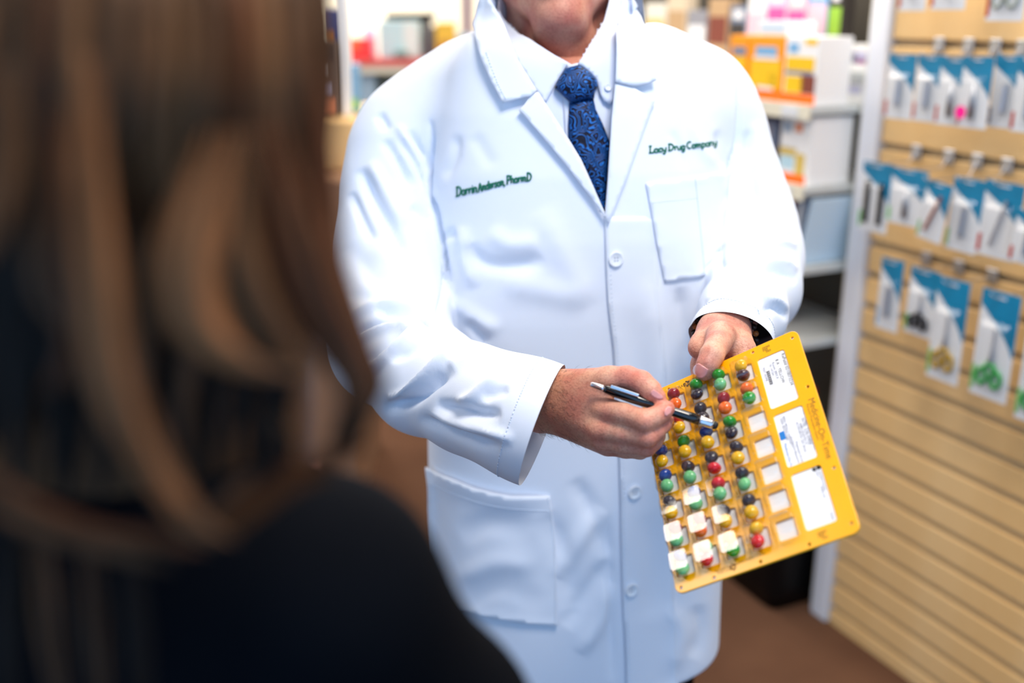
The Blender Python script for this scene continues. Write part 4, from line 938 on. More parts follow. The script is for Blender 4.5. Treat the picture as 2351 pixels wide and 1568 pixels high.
# ---- coat trim: collar, lapels, front edge, pockets
both = [coat_tree, shirt_tree]
addp('collar', [(1120, -14), (1129, 13), (1158, 64), (1190, 140), (1232, 209), (1218, 223), (1190, 229), (1156, 239), (1129, 188), (1106, 134), (1088, 66), (1098, 20), (1108, -14)], both, .011, M_coat, coat, .0022, off_fn=lambda x, y: .010 + 0 * x)
addp('lapel', [(1222, 214), (1236, 213), (1269, 265), (1304, 319), (1333, 367), (1359, 424), (1386, 486), (1388, 500), (1349, 446), (1301, 383), (1253, 325), (1209, 273), (1191, 255), (1205, 240)], both, .008, M_coat, coat, .0022)
addp('collar', [(1409, -14), (1413, 48), (1413, 128), (1411, 190), (1452, 201), (1478, 196), (1503, 187), (1497, 120), (1474, 50), (1452, 10), (1440, -14)], both, .010, M_coat, coat, .0022)
addp('lapel', [(1411, 193), (1430, 196), (1453, 203), (1480, 218), (1504, 229), (1495, 247), (1477, 296), (1458, 351), (1438, 407), (1416, 462), (1396, 514), (1387, 500), (1394, 415), (1398, 351), (1403, 271)], both, .007, M_coat, coat, .0022)
def neck_band(name, r0, r1, z0, z1, m, parent, a0, a1, cx=.066, cy=1.375, thick=.003):
    n, k = 48, 7; V = []; 
    for sgn in (0, 1):
        for j in range(k):
            v = j / (k - 1); r = r0 + (r1 - r0) * v - sgn * thick; z = z0 + (z1 - z0) * math.sin(v * math.pi / 2)
            for i in range(n):
                a = math.radians(a0 + (a1 - a0) * i / (n - 1)); V.append((cx + r * math.cos(a), cy + r * 1.05 * math.sin(a), z))
    F = []
    for sgn in (0, 1):
        o = sgn * n * k
        for j in range(k - 1):
            for i in range(n - 1):
                q = (o + j * n + i, o + j * n + i + 1, o + (j + 1) * n + i + 1, o + (j + 1) * n + i); F.append(q if not sgn else q[::-1])
    for i in range(n - 1): F.append(((k - 1) * n + i, (k - 1) * n + i + 1, n * k + (k - 1) * n + i + 1, n * k + (k - 1) * n + i))
    return obj(name, V, F, m, parent, True)
neck_band('collar_back', .112, .092, 1.49, 1.585, M_coat, coat, 2, 178)
neck_band('collar_back', .092, .080, 1.50, 1.598, M_shirt, shirt, -4, 184)
edge = [(1388, 497), (1391, 600), (1396, 700), (1408, 800), (1413, 900), (1419, 1000), (1423, 1120), (1425, 1250), (1429, 1380), (1435, 1480), (1438, 1600)]
edge_s = smooth_pl(edge, 40)
fp = [tuple(p) for p in edge_s] + [(p[0] + 120, p[1]) for p in edge_s[::-1]]
def fpoff(x, y):
    ex = np.interp(y, edge_s[:, 1], edge_s[:, 0]); u = np.clip((x - ex) / 118, 0, 1); return .0048 * (1 - u) ** 1.3 - .0006
fV, fF = patch(fp, coat_tree, 0, 9, .0016, off_fn=fpoff); obj('front_panel', fV, fF, M_coat, coat, True); panel_tree = bvh(fV, fF)
skin_trees = [panel_tree, coat_tree]
def first(trees, x, y):
    b = None
    for t in trees:
        q, n = hit(t, x, y)
        if q is not None and (b is None or np.linalg.norm(q - CAM) < np.linalg.norm(b[0] - CAM)): b = (q, n)
    return b if b else (None, None)
for (x, y) in ((1413, 595), (1456, 1130), (1449, 1354)): button('button', x, y, panel_tree, .0098, M_button, coat, .0008)
chest = [(1482, 421), (1538, 412), (1594, 405), (1636, 398), (1677, 392), (1673, 450), (1662, 540), (1648, 628), (1590, 638), (1525, 648), (1510, 575), (1496, 495)]
pk1 = addp('chest_pocket', chest, skin_trees, .0022, M_coat, coat, .0026)
low = [(984, 1072), (1010, 1086), (1045, 1100), (1092, 1119), (1135, 1130), (1175, 1137), (1247, 1137), (1262, 1138), (1268, 1180), (1274, 1215), (1277, 1314), (1279, 1437), (1240, 1435), (1198, 1431), (1145, 1422), (1050, 1405), (984, 1392)]
lp = np.array(low)
def lowoff(x, y):
    yt = np.interp(x, lp[:8, 0], lp[:8, 1]); return .0028 + .006 * np.exp(-((y - yt) / 35) ** 2) * np.clip((1262 - x) / 60, 0, 1)
pk2 = addp('hip_pocket', low, skin_trees, .003, M_coat, coat, .0026, off_fn=lowoff)
def seam(pl, trees, r, parent, lift=.0012, name='stitch_line', n=60, dash=False, m=None):
    S = smooth_pl(pl, n); q = []
    for x, y in S:
        h, nn = first(trees, x, y)
        if h is not None:
            v = CAM - h; q.append(h + v / np.linalg.norm(v) * lift)
    b = MB()
    if dash:
        for i in range(0, len(q) - 1, 2): b.tube([q[i], q[i + 1]], r, 5)
    elif len(q) > 2: b.tube(q, r, 6)
    o = b.build(name, m or M_seam, parent, True, world=True); return o
pkt = [bvh(np.array([v.co for v in pk1.data.vertices]) + root_loc(pk1), [p.vertices for p in pk1.data.polygons])]
pkt2 = [bvh(np.array([v.co for v in pk2.data.vertices]) + root_loc(pk2), [p.vertices for p in pk2.data.polygons])]
seam([(1596, 405), (1602, 460), (1610, 540), (1619, 632)], pkt, .0007, pk1, .0002)
seam([(1492, 466), (1550, 460), (1600, 455)], pkt, .0004, pk1, .0002, n=50, dash=True)
seam([(990, 1112), (1060, 1142), (1130, 1162), (1190, 1170), (1266, 1174)], pkt2, .0007, pk2, .0002, n=120, dash=True)
seam([(1257, 1142), (1269, 1220), (1272, 1320), (1274, 1432)], pkt2, .0006, pk2, .0002, n=90, dash=True)
seam([(p[0] + 10, p[1]) for p in edge[1:]], [panel_tree], .0004, coat, .0002, n=200, dash=True)
seam([(1116, 120), (1140, 185), (1163, 231)], [bvh(*patch([(1060, -14), (1240, -14), (1240, 260), (1060, 260)], both, .010, 9))], .0006, coat, .0008, n=40, dash=True)
# ---- chain-stitch lettering, one stroke glyphs (x, y) with x-height 0.55
def arc(cx, cy, rx, ry, a0, a1, n=9): return [(cx + rx * math.cos(math.radians(a)), cy + ry * math.sin(math.radians(a))) for a in np.linspace(a0, a1, n)]
bowl = arc(.25, .27, .22, .27, 50, 310)
GL = {
 'D': (.80, [[(.02, 1.0), (.3, 1.0)], [(.14, 1.0), (.14, .0)], [(.0, .0), (.25, .0)] + arc(.25, .5, .45, .5, -90, 90) + [(.1, 1.0)]]),
 'A': (.72, [[(.0, .0), (.08, .05), (.30, 1.0), (.58, .02), (.66, .0)], [(.14, .38), (.48, .38)]]),
 'P': (.62, [[(.12, 1.0), (.12, .0)], [(.0, .0), (.26, .0)], [(.0, 1.0), (.3, 1.0)] + arc(.3, .73, .27, .27, 90, -90) + [(.12, .46)]]),
 'L': (.62, [[(.0, 1.0), (.32, 1.0)], [(.15, 1.0), (.15, .0)], [(.0, .0), (.52, .0), (.58, .2)]]),
 'C': (.70, [arc(.36, .5, .33, .5, 55, 305, 14)]),
 'a': (.55, [bowl, [(.45, .55), (.45, .08), (.55, .0)]]),
 'r': (.44, [[(.0, .45), (.08, .55), (.12, .4), (.12, .0)], [(.12, .36), (.24, .53), (.38, .50), (.40, .42)]]),
 'i': (.26, [[(.02, .5), (.12, .55), (.12, .08), (.22, .0)], [(.11, .80), (.13, .80)]]),
 'n': (.58, [[(.0, .5), (.1, .55), (.1, .0)], [(.1, .38)] + arc(.28, .36, .17, .19, 150, 0) + [(.45, .06), (.55, .0)]]),
 'd': (.55, [bowl, [(.46, 1.0), (.46, .06), (.56, .0)]]),
 'e': (.50, [[(.06, .28), (.42, .32)] + arc(.25, .28, .21, .27, 10, 320, 12)]),
 's': (.44, [[(.36, .48), (.2, .56), (.08, .44), (.2, .3), (.34, .2), (.28, .03), (.12, .0), (.02, .1)]]),
 'o': (.54, [arc(.27, .27, .22, .27, 90, 450, 14)]),
 ',': (.22, [[(.1, .06), (.1, -.08), (.04, -.2)]]),
 'h': (.58, [[(.1, 1.0), (.1, .0)], [(.1, .38)] + arc(.28, .36, .17, .19, 150, 0) + [(.45, .06), (.55, .0)]]),
 'm': (.86, [[(.0, .5), (.1, .55), (.1, .0)], [(.1, .38)] + arc(.25, .38, .14, .17, 150, 0) + [(.39, .0)], [(.39, .38)] + arc(.55, .38, .15, .17, 150, 0) + [(.70, .06), (.8, .0)]]),
 'c': (.46, [arc(.26, .27, .22, .27, 45, 315, 10)]),
 'y': (.54, [[(.02, .55), (.08, .2), (.22, .05), (.40, .2)], [(.44, .55), (.42, .0), (.34, -.3), (.18, -.36), (.06, -.24)]]),
 'u': (.56, [[(.02, .55), (.06, .15), (.2, .0), (.38, .12), (.44, .3)], [(.45, .55), (.45, .08), (.55, .0)]]),
 'g': (.55, [bowl, [(.45, .55), (.44, .0), (.36, -.3), (.2, -.36), (.06, -.24)]]),
 'p': (.56, [[(.02, .5), (.1, .55), (.1, -.4)], arc(.28, .27, .21, .27, 170, -170, 12)]),
 ' ': (.26, [])}
def embroider(text, base, cap, name, squeeze=1.0):
    adv = sum(GL[c][0] for c in text); B = smooth_pl(base, 60); Ls = np.r_[0, np.cumsum(np.linalg.norm(np.diff(B, axis=0), axis=1))]; sx = Ls[-1] / adv
    b = MB(); cur = 0.0; trees = [coat_tree]
    for c in text:
        w, strokes = GL[c]
        for st in strokes:
            q = []
            for gx, gy in smooth_pl(st, max(3, 3 * len(st))) if len(st) > 2 else st:
                l = (cur + gx) * sx; x = np.interp(l, Ls, B[:, 0]); y = np.interp(l, Ls, B[:, 1]) - gy * cap
                h, n = first(trees, x, y)
                if h is None: continue
                v = CAM - h; q.append(h + v / np.linalg.norm(v) * .0006)
            if len(q) > 1: b.tube(q, .00105, 6)
        cur += w
    return b.build(name, M_thread, coat, True, world=True)
embroider('Darrin', [(1047, 451), (1070, 446), (1096, 441)], 21, 'embroidered_name'); embroider('Anderson,', [(1098, 440), (1130, 431), (1160, 424)], 18, 'embroidered_name'); embroider('PharmD', [(1163, 422), (1190, 418), (1221, 414)], 18, 'embroidered_name')
embroider('Lacy', [(1490, 351), (1512, 349), (1531, 346)], 15, 'embroidered_words'); embroider('Drug', [(1534, 346), (1555, 344), (1574, 342)], 15, 'embroidered_words'); embroider('Company', [(1577, 341), (1610, 338), (1647, 332)], 15, 'embroidered_words')

# ---- trousers, shoes
tr_ = surface_nets(lambda X: smin(chain(X, [(np.array([.0, 1.38, .72]), .10), (np.array([-.03, 1.39, .42]), .085), (np.array([-.04, 1.40, .06]), .068)]), chain(X, [(np.array([.18, 1.37, .72]), .10), (np.array([.205, 1.38, .42]), .085), (np.array([.215, 1.39, .06]), .068)]), .02), (-.16, 1.24, .03), (.34, 1.52, .84), .009)
obj('trousers', tr_[0], tr_[1], M_trouser, man, True)
for x in (-.04, .215):
    sv = surface_nets(lambda X: np.maximum(chain(X, [(np.array([x, 1.44, .045]), .042), (np.array([x, 1.33, .036]), .044), (np.array([x, 1.24, .03]), .034)], .02), .0 - X[..., 2] + .001), (x - .07, 1.18, -.01), (x + .07, 1.52, .12), .006)
    obj('shoe', sv[0], sv[1], M_shoe, man, True)

# ---- body: head and neck, arms, hands
def ch(*pts): return [(P(x, y, d), r * .001) for x, y, d, r in pts]
def rhand(X):
    k = .007
    palm = None
    for c in (ch((1150, 905, 1.09, 36), (1245, 918, 1.045, 27.5), (1285, 912, 1.022, 22)), ch((1248, 936, 1.045, 26), (1285, 940, 1.022, 20)),
              ch((1288, 905, 1.018, 19), (1384, 938, .984, 12.5)), ch((1285, 925, 1.02, 20), (1374, 984, .986, 12.5)), ch((1280, 942, 1.025, 19), (1382, 1011, .992, 11.5)), ch((1270, 950, 1.03, 18), (1396, 1022, 1.0, 10.5)),
              ch((1290, 890, 1.02, 18), (1400, 873, .985, 13)), ch((1310, 900, 1.012, 17), (1372, 905, .992, 12.5))):
        e = chain(X, c, .006); palm = e if palm is None else smin(palm, e, .009)
    d = palm
    fin = [ch((1398, 874, .985, 13.0), (1440, 868, .976, 11.6), (1472, 878, .968, 11.2), (1494, 896, .963, 10.0), (1511, 912, .961, 7.6)),
           ch((1384, 938, .982, 12.0), (1432, 950, .964, 10.2), (1480, 965, .948, 10.2), (1500, 958, .950, 9.0), (1519, 947, .954, 8.7), (1532, 938, .957, 7.4)),
           ch((1374, 984, .985, 12.2), (1430, 994, .968, 10.3), (1485, 1002, .955, 10.2), (1504, 989, .959, 9.0), (1520, 974, .966, 8.6), (1529, 962, .974, 7.4)),
           ch((1382, 1010, .990, 11.2), (1432, 1019, .975, 9.6), (1483, 1026, .966, 9.4), (1500, 1014, .970, 8.4), (1508, 1000, .978, 8.0), (1509, 990, .982, 7.0)),
           ch((1398, 1023, .998, 10.0), (1436, 1032, .990, 8.4), (1470, 1035, .983, 8.0), (1484, 1026, .983, 7.4), (1489, 1014, .986, 6.6))]
    for i, c in enumerate(fin):
        e = chain(X, c, .003); d = smin(d, e, .0026 if i else .006)
    return d
def lhand(X):
    palm = None
    for c in (ch((1690, 712, 1.20, 30), (1678, 738, 1.145, 26), (1665, 762, 1.10, 25)), ch((1650, 760, 1.10, 22), (1612, 796, 1.065, 14), (1602, 800, 1.06, 9)),
              ch((1672, 760, 1.105, 22), (1705, 802, 1.060, 14)), ch((1662, 770, 1.115, 22), (1690, 815, 1.09, 15)), ch((1650, 770, 1.115, 20), (1622, 840, 1.085, 16), (1612, 868, 1.075, 12)),
              ch((1650, 768, 1.095, 21), (1657, 776, 1.058, 16))):
        e = chain(X, c, .006); palm = e if palm is None else smin(palm, e, .009)
    d = palm
    for i, c in enumerate([ch((1655, 770, 1.052, 15.5), (1648, 790, 1.028, 12.8), (1634, 816, 1.004, 11.8), (1624, 838, .999, 10.6), (1617, 853, 1.000, 9.2)),
           ch((1705, 802, 1.058, 13), (1712, 850, 1.045, 10.5), (1690, 890, 1.040, 9), (1672, 900, 1.038, 8)),
           ch((1690, 815, 1.088, 13), (1690, 880, 1.06, 10.5), (1660, 915, 1.048, 9), (1645, 920, 1.045, 8)),
           ch((1660, 825, 1.09, 13), (1655, 895, 1.065, 10), (1625, 922, 1.053, 8.5), (1612, 922, 1.05, 7.5)),
           ch((1625, 835, 1.085, 12), (1615, 890, 1.07, 9), (1596, 905, 1.06, 7.5))]):
        e = chain(X, c, .003); d = smin(d, e, .0028)
    return d
def head_f(X):
    hc = P(1283, -225, 1.335)
    d = rcone(X, P(1288, 260, 1.375), P(1268, -60, 1.37), .068, .068)
    d = smin(d, ellips(X, hc, (.078, .098, .118)), .03)
    d = smin(d, ellips(X, P(1287, -70, 1.275), (.054, .058, .062)), .02)
    for q in (P(1168, -48, 1.335), P(1388, -48, 1.335)): d = smin(d, rcone(X, P(1284, 28, 1.262), q, .027, .024), .02)
    d = smin(d, ellips(X, P(1288, 36, 1.248), (.026, .022, .020)), .016)       # chin pad
    d = smin(d, rcone(X, P(1288, 66, 1.278), P(1302, 118, 1.315), .033, .046), .016)  # soft throat
    d = smin(d, rcone(X, P(1286, -150, 1.215), P(1285, -215, 1.232), .014, .008), .012)   # nose
    d = smin(d, ellips(X, P(1287, -62, 1.215), (.026, .010, .006)), .006); d = smin(d, ellips(X, P(1287, -44, 1.217), (.022, .010, .006)), .006)   # lips
    for q in (P(1155, -195, 1.36), P(1410, -195, 1.36)): d = smin(d, ellips(X, q, (.010, .020, .032)), .008)  # ears
    for q in (P(1225, -225, 1.245), P(1342, -225, 1.245)): d = smax(d, -ellips(X, q, (.017, .014, .010)), .01)  # eye sockets
    return d
def core_f(X):
    d = torso_f(X, -.03)
    d = smin(d, chain(X, ch((930, 330, 1.36, 42), (895, 570, 1.325, 44), (898, 780, 1.25, 42), (1000, 880, 1.15, 38), (1150, 905, 1.09, 34)), .02), .03)
    d = smin(d, chain(X, ch((1640, 290, 1.39, 40), (1708, 500, 1.395, 40), (1726, 610, 1.37, 40), (1720, 665, 1.30, 36), (1690, 712, 1.20, 30)), .02), .03)
    return smin(d, rcone(X, P(1305, 320, 1.39), P(1295, 90, 1.37), .062, .056), .02)
parts = []
for f, lo, hi, h in ((rhand, (-.02, .86, 1.04), (.175, 1.13, 1.27), .00165), (lhand, (.15, .90, 1.10), (.31, 1.24, 1.38), .00165), (head_f, (-.05, 1.13, 1.34), (.17, 1.50, 1.82), .0030), (core_f, (-.24, .98, .60), (.38, 1.54, 1.58), .0075)):
    V, F = surface_nets(f, lo, hi, h); V = relax(V, F, 2, .5); parts.append((V, F))
hand_treeR = bvh(*parts[0]); hand_treeL = bvh(*parts[1]); head_tree = bvh(*parts[2])
bV = np.vstack([p[0] for p in parts]); o_ = np.cumsum([0] + [len(p[0]) for p in parts]); bF = np.vstack([p[1] + o for p, o in zip(parts, o_)])
body = obj('body', bV, bF, M_skin, man, True)
tint = np.ones((len(bV), 4), np.float32)
def blob(px, py, d, r, col, amt):
    q = np.linalg.norm(bV - P(px, py, d), axis=1); w = (amt * np.exp(-(q / r) ** 2))[:, None]; tint[:, :3] = tint[:, :3] * (1 - w) + np.array(col) * w
for (x, y, d) in ((1375, 940, .972), (1366, 1000, .975), (1480, 968, .938), (1485, 1003, .945), (1518, 915, .957), (1532, 940, .95), (1520, 972, .96), (1484, 1027, .957), (1470, 870, .958)): blob(x, y, d, .011, (1.0, .68, .66), .75)
for (x, y, d, r) in ((1250, 905, 1.02, .045), (1270, 965, 1.02, .045), (1300, 890, 1.0, .03), (1320, 960, 1.0, .03)): blob(x, y, d, r, (.80, .70, .58), .75)
blob(1626, 832, .99, .010, (.70, .62, .68), .75); blob(1672, 772, 1.03, .003, (.85, .45, .45), .8)
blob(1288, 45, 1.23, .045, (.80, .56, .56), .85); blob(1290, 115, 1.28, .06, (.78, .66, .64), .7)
blob(1590, 840, 1.07, .02, (.85, .6, .58), .6)
at = body.data.color_attributes.new('tint', 'FLOAT_COLOR', 'POINT'); at.data.foreach_set('color', tint.ravel())
# fine dark hair on the wrist and the back of the right hand
rv, rf = parts[0]; rn = vnormals(rv, rf); hx, hy, hd = proj(rv); cand = np.where((hx > 1235) & (hx < 1345) & (((rv - CAM) * rn).sum(1) < .35))[0]
hb = MB()
for _ in range(620):
    i = RNG.choice(cand); u_ = (hx[i] - 1235) / 110
    if RNG.random() < u_ * .8: continue
    t_ = unit(P(hx[i] + 30, hy[i] + RNG.uniform(-16, 26), hd[i]) - rv[i]); L_ = RNG.uniform(.004, .009); p_ = rv[i]
    q = [p_, p_ + (t_ * .45 + rn[i] * .30) * L_, p_ + (t_ * 1.0 + rn[i] * RNG.uniform(.1, .5)) * L_]
    hb.tube(q, [.00009, .00008, .00003], 3, caps=False)
ah = hb.build('arm_hair', mat('arm_hair', srgb(60, 38, 26), rough=.5), body, world=True); ah['kind'] = 'stuff'
M_nail = mat('fingernail', srgb(228, 158, 152), rough=.25, spec=.5, coat=.3)
def nail(poly, tree, off=.0005):
    V, F = patch(poly, tree, off, 3.0, .0006, 2.0); return obj('fingernail', V, F, M_nail, body, True)
z2 = lambda L: [(1220 + x * .24237, 720 + y * .24237) for x, y in L]; z8 = lambda L: [(1560 + x * .1148, 720 + y * .1148) for x, y in L]
nail(z8([(265, 1140), (290, 1060), (340, 1010), (390, 990), (450, 1030), (520, 1080), (580, 1110), (565, 1165), (540, 1225), (500, 1265), (430, 1290), (350, 1275), (295, 1220)]), hand_treeL)
nail(z2([(1130, 740), (1155, 715), (1190, 738), (1230, 765), (1248, 785), (1245, 805), (1225, 815), (1190, 805), (1150, 785), (1128, 762)]), hand_treeR)
nail(z2([(1265, 905), (1285, 880), (1310, 878), (1328, 890), (1330, 915), (1315, 945), (1285, 968), (1262, 965), (1258, 935)]), hand_treeR)
# bracelet of small dark beads just inside the left cuff
bc_ = P(1664, 772, 1.122); ax = Vector(P(1712, 690, 1.20) - P(1660, 768, 1.10)).normalized(); M = Matrix.Translation(bc_) @ ax.to_track_quat('Z', 'Y').to_matrix().to_4x4()
br = obj('bracelet', *(lambda b: (b.V, b.F))(MB().tube([tuple(M @ Vector((.034 * math.cos(a), .034 * math.sin(a), 0))) for a in np.linspace(0, 2 * math.pi, 40)], .0012, 6, caps=False)), M_black, man, True)
bead_me = {k: setmat(mesh_data('bead', np.array(cv) * .0034, cf, True), mat('bead_' + k, srgb(*c), rough=.3)) for k, c in (('dark', (35, 25, 20)), ('amber', (170, 100, 40)))}
for i in range(28):
    a = 2 * math.pi * i / 28; p_ = M @ Vector((.034 * math.cos(a), .034 * math.sin(a), 0))
    obj_me('bead', bead_me['amber' if i % 3 == 1 else 'dark'], br, tuple(np.array(p_) - root_loc(man)))
# hair of the head (above the frame)
hvv = surface_nets(lambda X: np.maximum(ellips(X, P(1283, -235, 1.345), (.084, .104, .126)), np.minimum(P(0, -225, 1.34)[2] - X[..., 2] + .35 * (P(0, 0, 1.30)[1] - X[..., 1]) , 9)), (-.06, 1.14, 1.5), (.17, 1.52, 1.86), .005)
obj('hair', hvv[0], hvv[1], mat('short_brown_hair', srgb(60, 42, 30), rough=.6, bump=.8, bscale=150, bdist=.003), man, True)
for q in (P(1225, -225, 1.258), P(1342, -225, 1.258)): obj('eye', np.array(cv) * .012 + q, cf, mat('eye_white', srgb(225, 222, 218), rough=.15), body, True)

# ================================================================== the customer in the foreground
wx, wy = -.20, .44
wom = thing('person', 'person with long wavy brown hair and dark jacket, back to the camera', 'person', (wx, wy, 0))
def Pw(x, y, d): return P(x, y, d)
hc2 = Pw(230, 90, .435)
def wbody(X):
    d = ellips(X, hc2, (.075, .092, .11)); d = smin(d, rcone(X, hc2 + np.array([.0, .0, -.06]), hc2 + np.array([-.005, .01, -.2]), .05, .05), .02)
    d = smin(d, ellips(X, hc2 + np.array([.02, .07, -.05]), (.05, .045, .06)), .02); d = smin(d, rcone(X, hc2 + np.array([.04, .098, -.01]), hc2 + np.array([.042, .108, -.03]), .008, .012), .01)
    ch_ = hc2 + np.array([-.01, .03, -.36]); d = smin(d, ellips(X, ch_, (.14, .09, .18)), .04); d = smin(d, ellips(X, ch_ + np.array([0, 0, -.36]), (.15, .11, .2)), .05)
    for s_ in (-1, 1): d = smin(d, chain(X, [(np.array([wx + .08 * s_, wy + .04, .8]), .085), (np.array([wx + .085 * s_, wy + .04, .45]), .058), (np.array([wx + .085 * s_, wy + .05, .07]), .04), (np.array([wx + .085 * s_, wy + .13, .035]), .03)], .02), .03)
    return d
v_, f_ = surface_nets(wbody, (-.45, .25, 0.0), (.05, .78, 1.70), .008)
wb = obj('body', v_, f_, M_skin, wom, True); t_ = np.ones((len(v_), 4), np.float32)
a_ = wb.data.color_attributes.new('tint', 'FLOAT_COLOR', 'POINT'); a_.data.foreach_set('color', t_.ravel())
M_jacket = mat('dark_navy_jacket', srgb(13, 15, 20), rough=.9, spec=.03, noise=.3, nscale=6, bump=.3, bscale=500)
sh = Pw(725, 1385, .455)
def wjacket(X):
    d = chain(X, [(Pw(330, 1340, .49), .080), (sh, .054), (Pw(985, 1680, .52), .051), (Pw(1120, 2050, .60), .048)], .02)
    ch_ = hc2 + np.array([-.01, .03, -.36])
    d = smin(d, ellips(X, ch_ + np.array([-.02, 0, -.03]), (.145, .105, .18)), .04); d = smin(d, ellips(X, ch_ + np.array([0, 0, -.30]), (.172, .135, .26)), .05)
    d = smin(d, rcone(X, Pw(-190, 1360, .49), Pw(-480, 1800, .56), .062, .055), .03)
    return smax(d, .70 - X[..., 2], .01)
v_, f_ = surface_nets(wjacket, (-.50, .22, .66), (.08, .80, 1.40), .006)
obj('jacket', v_, f_, M_jacket, wom, True)
tr2 = surface_nets(lambda X: smin(chain(X, [(np.array([wx - .08, wy + .04, .8]), .10), (np.array([wx - .085, wy + .04, .10]), .06)]), chain(X, [(np.array([wx + .08, wy + .04, .8]), .10), (np.array([wx + .085, wy + .04, .10]), .06)]), .02), (-.42, .30, .05), (.02, .66, .93), .01)
obj('trousers', tr2[0], tr2[1], M_trouser, wom, True)

# ---- hair: a base volume and many separate wavy locks
def hair_mat(name, r, g, b):
    r, g, b = r * .90, g * .77, b * .64
    return mat('hair_' + name, srgb(r, g, b), rough=.45, spec=.12, col2=tuple(c * .55 for c in srgb(r, g, b)[:3]) + (1,), nscale=60, stretch=(1, 1, .06), bump=.5, bscale=300, bdist=.002)
HM = {'deep': hair_mat('deep', 40, 29, 22), 'dark': hair_mat('dark', 26, 19, 15), 'brown': hair_mat('brown', 100, 78, 60), 'mid': hair_mat('mid', 122, 96, 72), 'warm': hair_mat('warm', 112, 74, 50), 'light': hair_mat('light', 165, 122, 88), 'gold': hair_mat('gold', 96, 58, 24)}
def hbase(X):
    d = ellips(X, hc2, (.088, .102, .122))
    d = smin(d, rcone(X, hc2 + np.array([0, .005, -.02]), hc2 + np.array([.0, .015, -.21]), .090, .074), .03)
    return d
v_, f_ = surface_nets(hbase, hc2 - .32, hc2 + .16, .006)
hair = obj('hair', v_, f_, HM['brown'], wom, True); hair['label'] = 'long wavy brown hair with lighter strands'
def lock(pl, wpx, m, flat=.45, taper=True, n=40):
    """pl: (px, py, distance); a wavy flattened strand"""
    S = smooth_pl(pl, n); pts = np.array([P(*q) for q in S]); k = len(pts); ns = 10; V = []
    T = np.gradient(pts, axis=0); T /= np.linalg.norm(T, axis=1)[:, None]
    for i in range(k):
        vd = pts[i] - CAM; vd /= np.linalg.norm(vd); s_ = np.cross(T[i], vd); s_ /= np.linalg.norm(s_) + 1e-9; dp = np.cross(T[i], s_)
        u = i / (k - 1); w = wpx / FPX * S[i, 2] * .5 * (1 if not taper else min(1, .06 + 2.4 * u) * min(1, .12 + 2.6 * (1 - u)))
        for j in range(ns):
            a = 2 * math.pi * j / ns; rr = 1 + .12 * math.cos(3 * a + i * .12)
            V.append(pts[i] + w * rr * math.cos(a) * s_ + w * flat * rr * math.sin(a) * dp)
    F = [(i * ns + j, i * ns + (j + 1) % ns, (i + 1) * ns + (j + 1) % ns, (i + 1) * ns + j) for i in range(k - 1) for j in range(ns)] + [tuple(range(ns))[::-1], tuple((k - 1) * ns + j for j in range(ns))]
    return obj('lock', V, F, m, hair, True)
D0 = .312
def clump(pl, w, m, n=7, flat=.55, alt=None):
    for k in range(n):
        o = (k - (n - 1) / 2) / n * w * .95; a, f_ = RNG.uniform(.02, .10) * w, RNG.uniform(0, 6.28); dd = RNG.uniform(-.004, .004) + .006 * (2 * (k + .5) / n - 1) ** 2
        N_ = len(pl); q = []
        for i, (x, y, d_) in enumerate(pl):
            u = i / (N_ - 1); sp = (.65 + .35 * math.sin(math.pi * min(u * 1.15, 1)))
            q.append((x + o * sp + a * math.sin(f_ + y / 95), y + RNG.uniform(-6, 6), d_ + dd))
        lock(q, w / n * RNG.uniform(1.7, 2.4), HM[m if not alt or k % 3 else alt], flat, n=26)
for i in range(13):                                          # crown locks falling over the back of the head
    x = -110 + 860 * (i + .5) / 13; u = (x - 300) / 450
    d = D0 + .05 * u * u; yb = 470 + RNG.uniform(-60, 90)
    clump([(230 + (x - 230) * .78, -460, d + .07), (230 + (x - 230) * .93, -170, d + .014), (x, 100, d), (x + RNG.uniform(-12, 12), 300, d + .003), (x + RNG.uniform(-25, 25), yb, d + .018)], 105, ['brown', 'mid', 'brown', 'warm', 'mid', 'brown'][i % 6], 6, alt=['mid', 'brown'][i % 2])
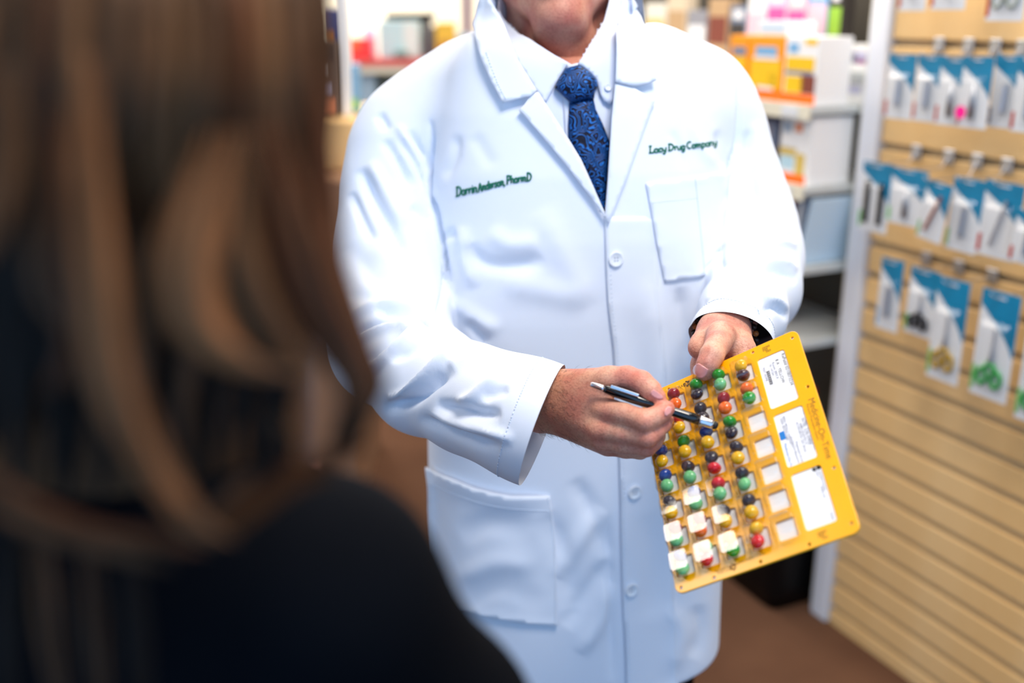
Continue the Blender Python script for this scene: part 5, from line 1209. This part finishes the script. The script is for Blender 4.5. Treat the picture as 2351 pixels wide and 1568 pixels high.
locks = [
 ([(206, 130), (206, 280), (205, 450), (225, 650), (248, 800), (285, 950), (345, 1080), (430, 1190)], 92, 'light', -.012),
 ([(140, 250), (150, 480), (175, 650), (170, 800), (120, 900)], 70, 'warm', .0),
 ([(520, 300), (480, 430), (445, 540), (430, 640), (460, 740), (560, 830), (660, 860)], 150, 'light', .0),
 ([(560, 300), (540, 480), (560, 640), (620, 760), (700, 850)], 100, 'mid', .008),
 ([(600, 250), (640, 420), (690, 560), (735, 690), (790, 800), (830, 890), (805, 960)], 120, 'warm', .02),
 ([(690, 60), (715, 250), (730, 420), (735, 560), (770, 700), (825, 810), (840, 880)], 90, 'warm', .035),
 ([(20, 150), (10, 330), (-5, 470), (-40, 600)], 80, 'mid', -.01),
 ([(95, 420), (90, 560), (120, 680), (190, 780), (200, 900)], 90, 'brown', .012),
 ([(-60, 1060), (60, 1160), (200, 1215), (330, 1235), (450, 1262)], 85, 'warm', .0),
 ([(-40, 1160), (120, 1225), (280, 1262), (380, 1300)], 70, 'brown', .0),
 ([(300, 850), (330, 980), (370, 1090), (440, 1195), (520, 1240)], 80, 'mid', -.004),
 ([(840, 1010), (740, 1060), (640, 1090), (550, 1150), (480, 1230)], 85, 'gold', .03),
 ([(760, 1090), (660, 1120), (570, 1180), (520, 1230)], 70, 'gold', .03),
 ([(560, 880), (600, 960), (640, 1020), (600, 1100), (520, 1170)], 60, 'dark', .03),
 ([(820, 850), (830, 920), (800, 1000), (780, 1060)], 60, 'brown', .04),
 ([(80, 1200), (110, 1350), (125, 1480), (140, 1640)], 70, 'brown', .03),
 ([(200, 1230), (215, 1380), (225, 1500), (240, 1640)], 60, 'brown', .03),
 ([(300, 1240), (310, 1380), (320, 1500), (330, 1640)], 50, 'dark', .03),
 ([(20, 1180), (30, 1320), (20, 1480), (30, 1640)], 60, 'dark', .03)]
for pl, w, m, dd in locks:
    clump([(x, y, D0 + dd + .00002 * max(0, y - 600)) for x, y in pl], w * 1.15, m, 7, alt={'light': 'mid', 'mid': 'brown', 'warm': 'brown', 'brown': 'deep', 'gold': 'brown', 'dark': 'deep'}[m])
for i in range(46):                                          # locks behind, mostly coloured dark for the shade between curls, reaching the shoulders
    x = -150 + 840 * (i % 23 + .5) / 23 + RNG.uniform(-20, 20); d = D0 + .045 + .02 * (i // 23) + RNG.uniform(0, .012); ph = RNG.uniform(0, 6.28); yb = RNG.uniform(960, 1180)
    lock([(x + 16 * math.sin(ph + yy / 120) - (x - 300) * .00012 * max(0, yy - 500), yy, d) for yy in np.linspace(250, yb, 8)], RNG.uniform(50, 80), HM['dark' if i % 4 else 'brown'], n=24)
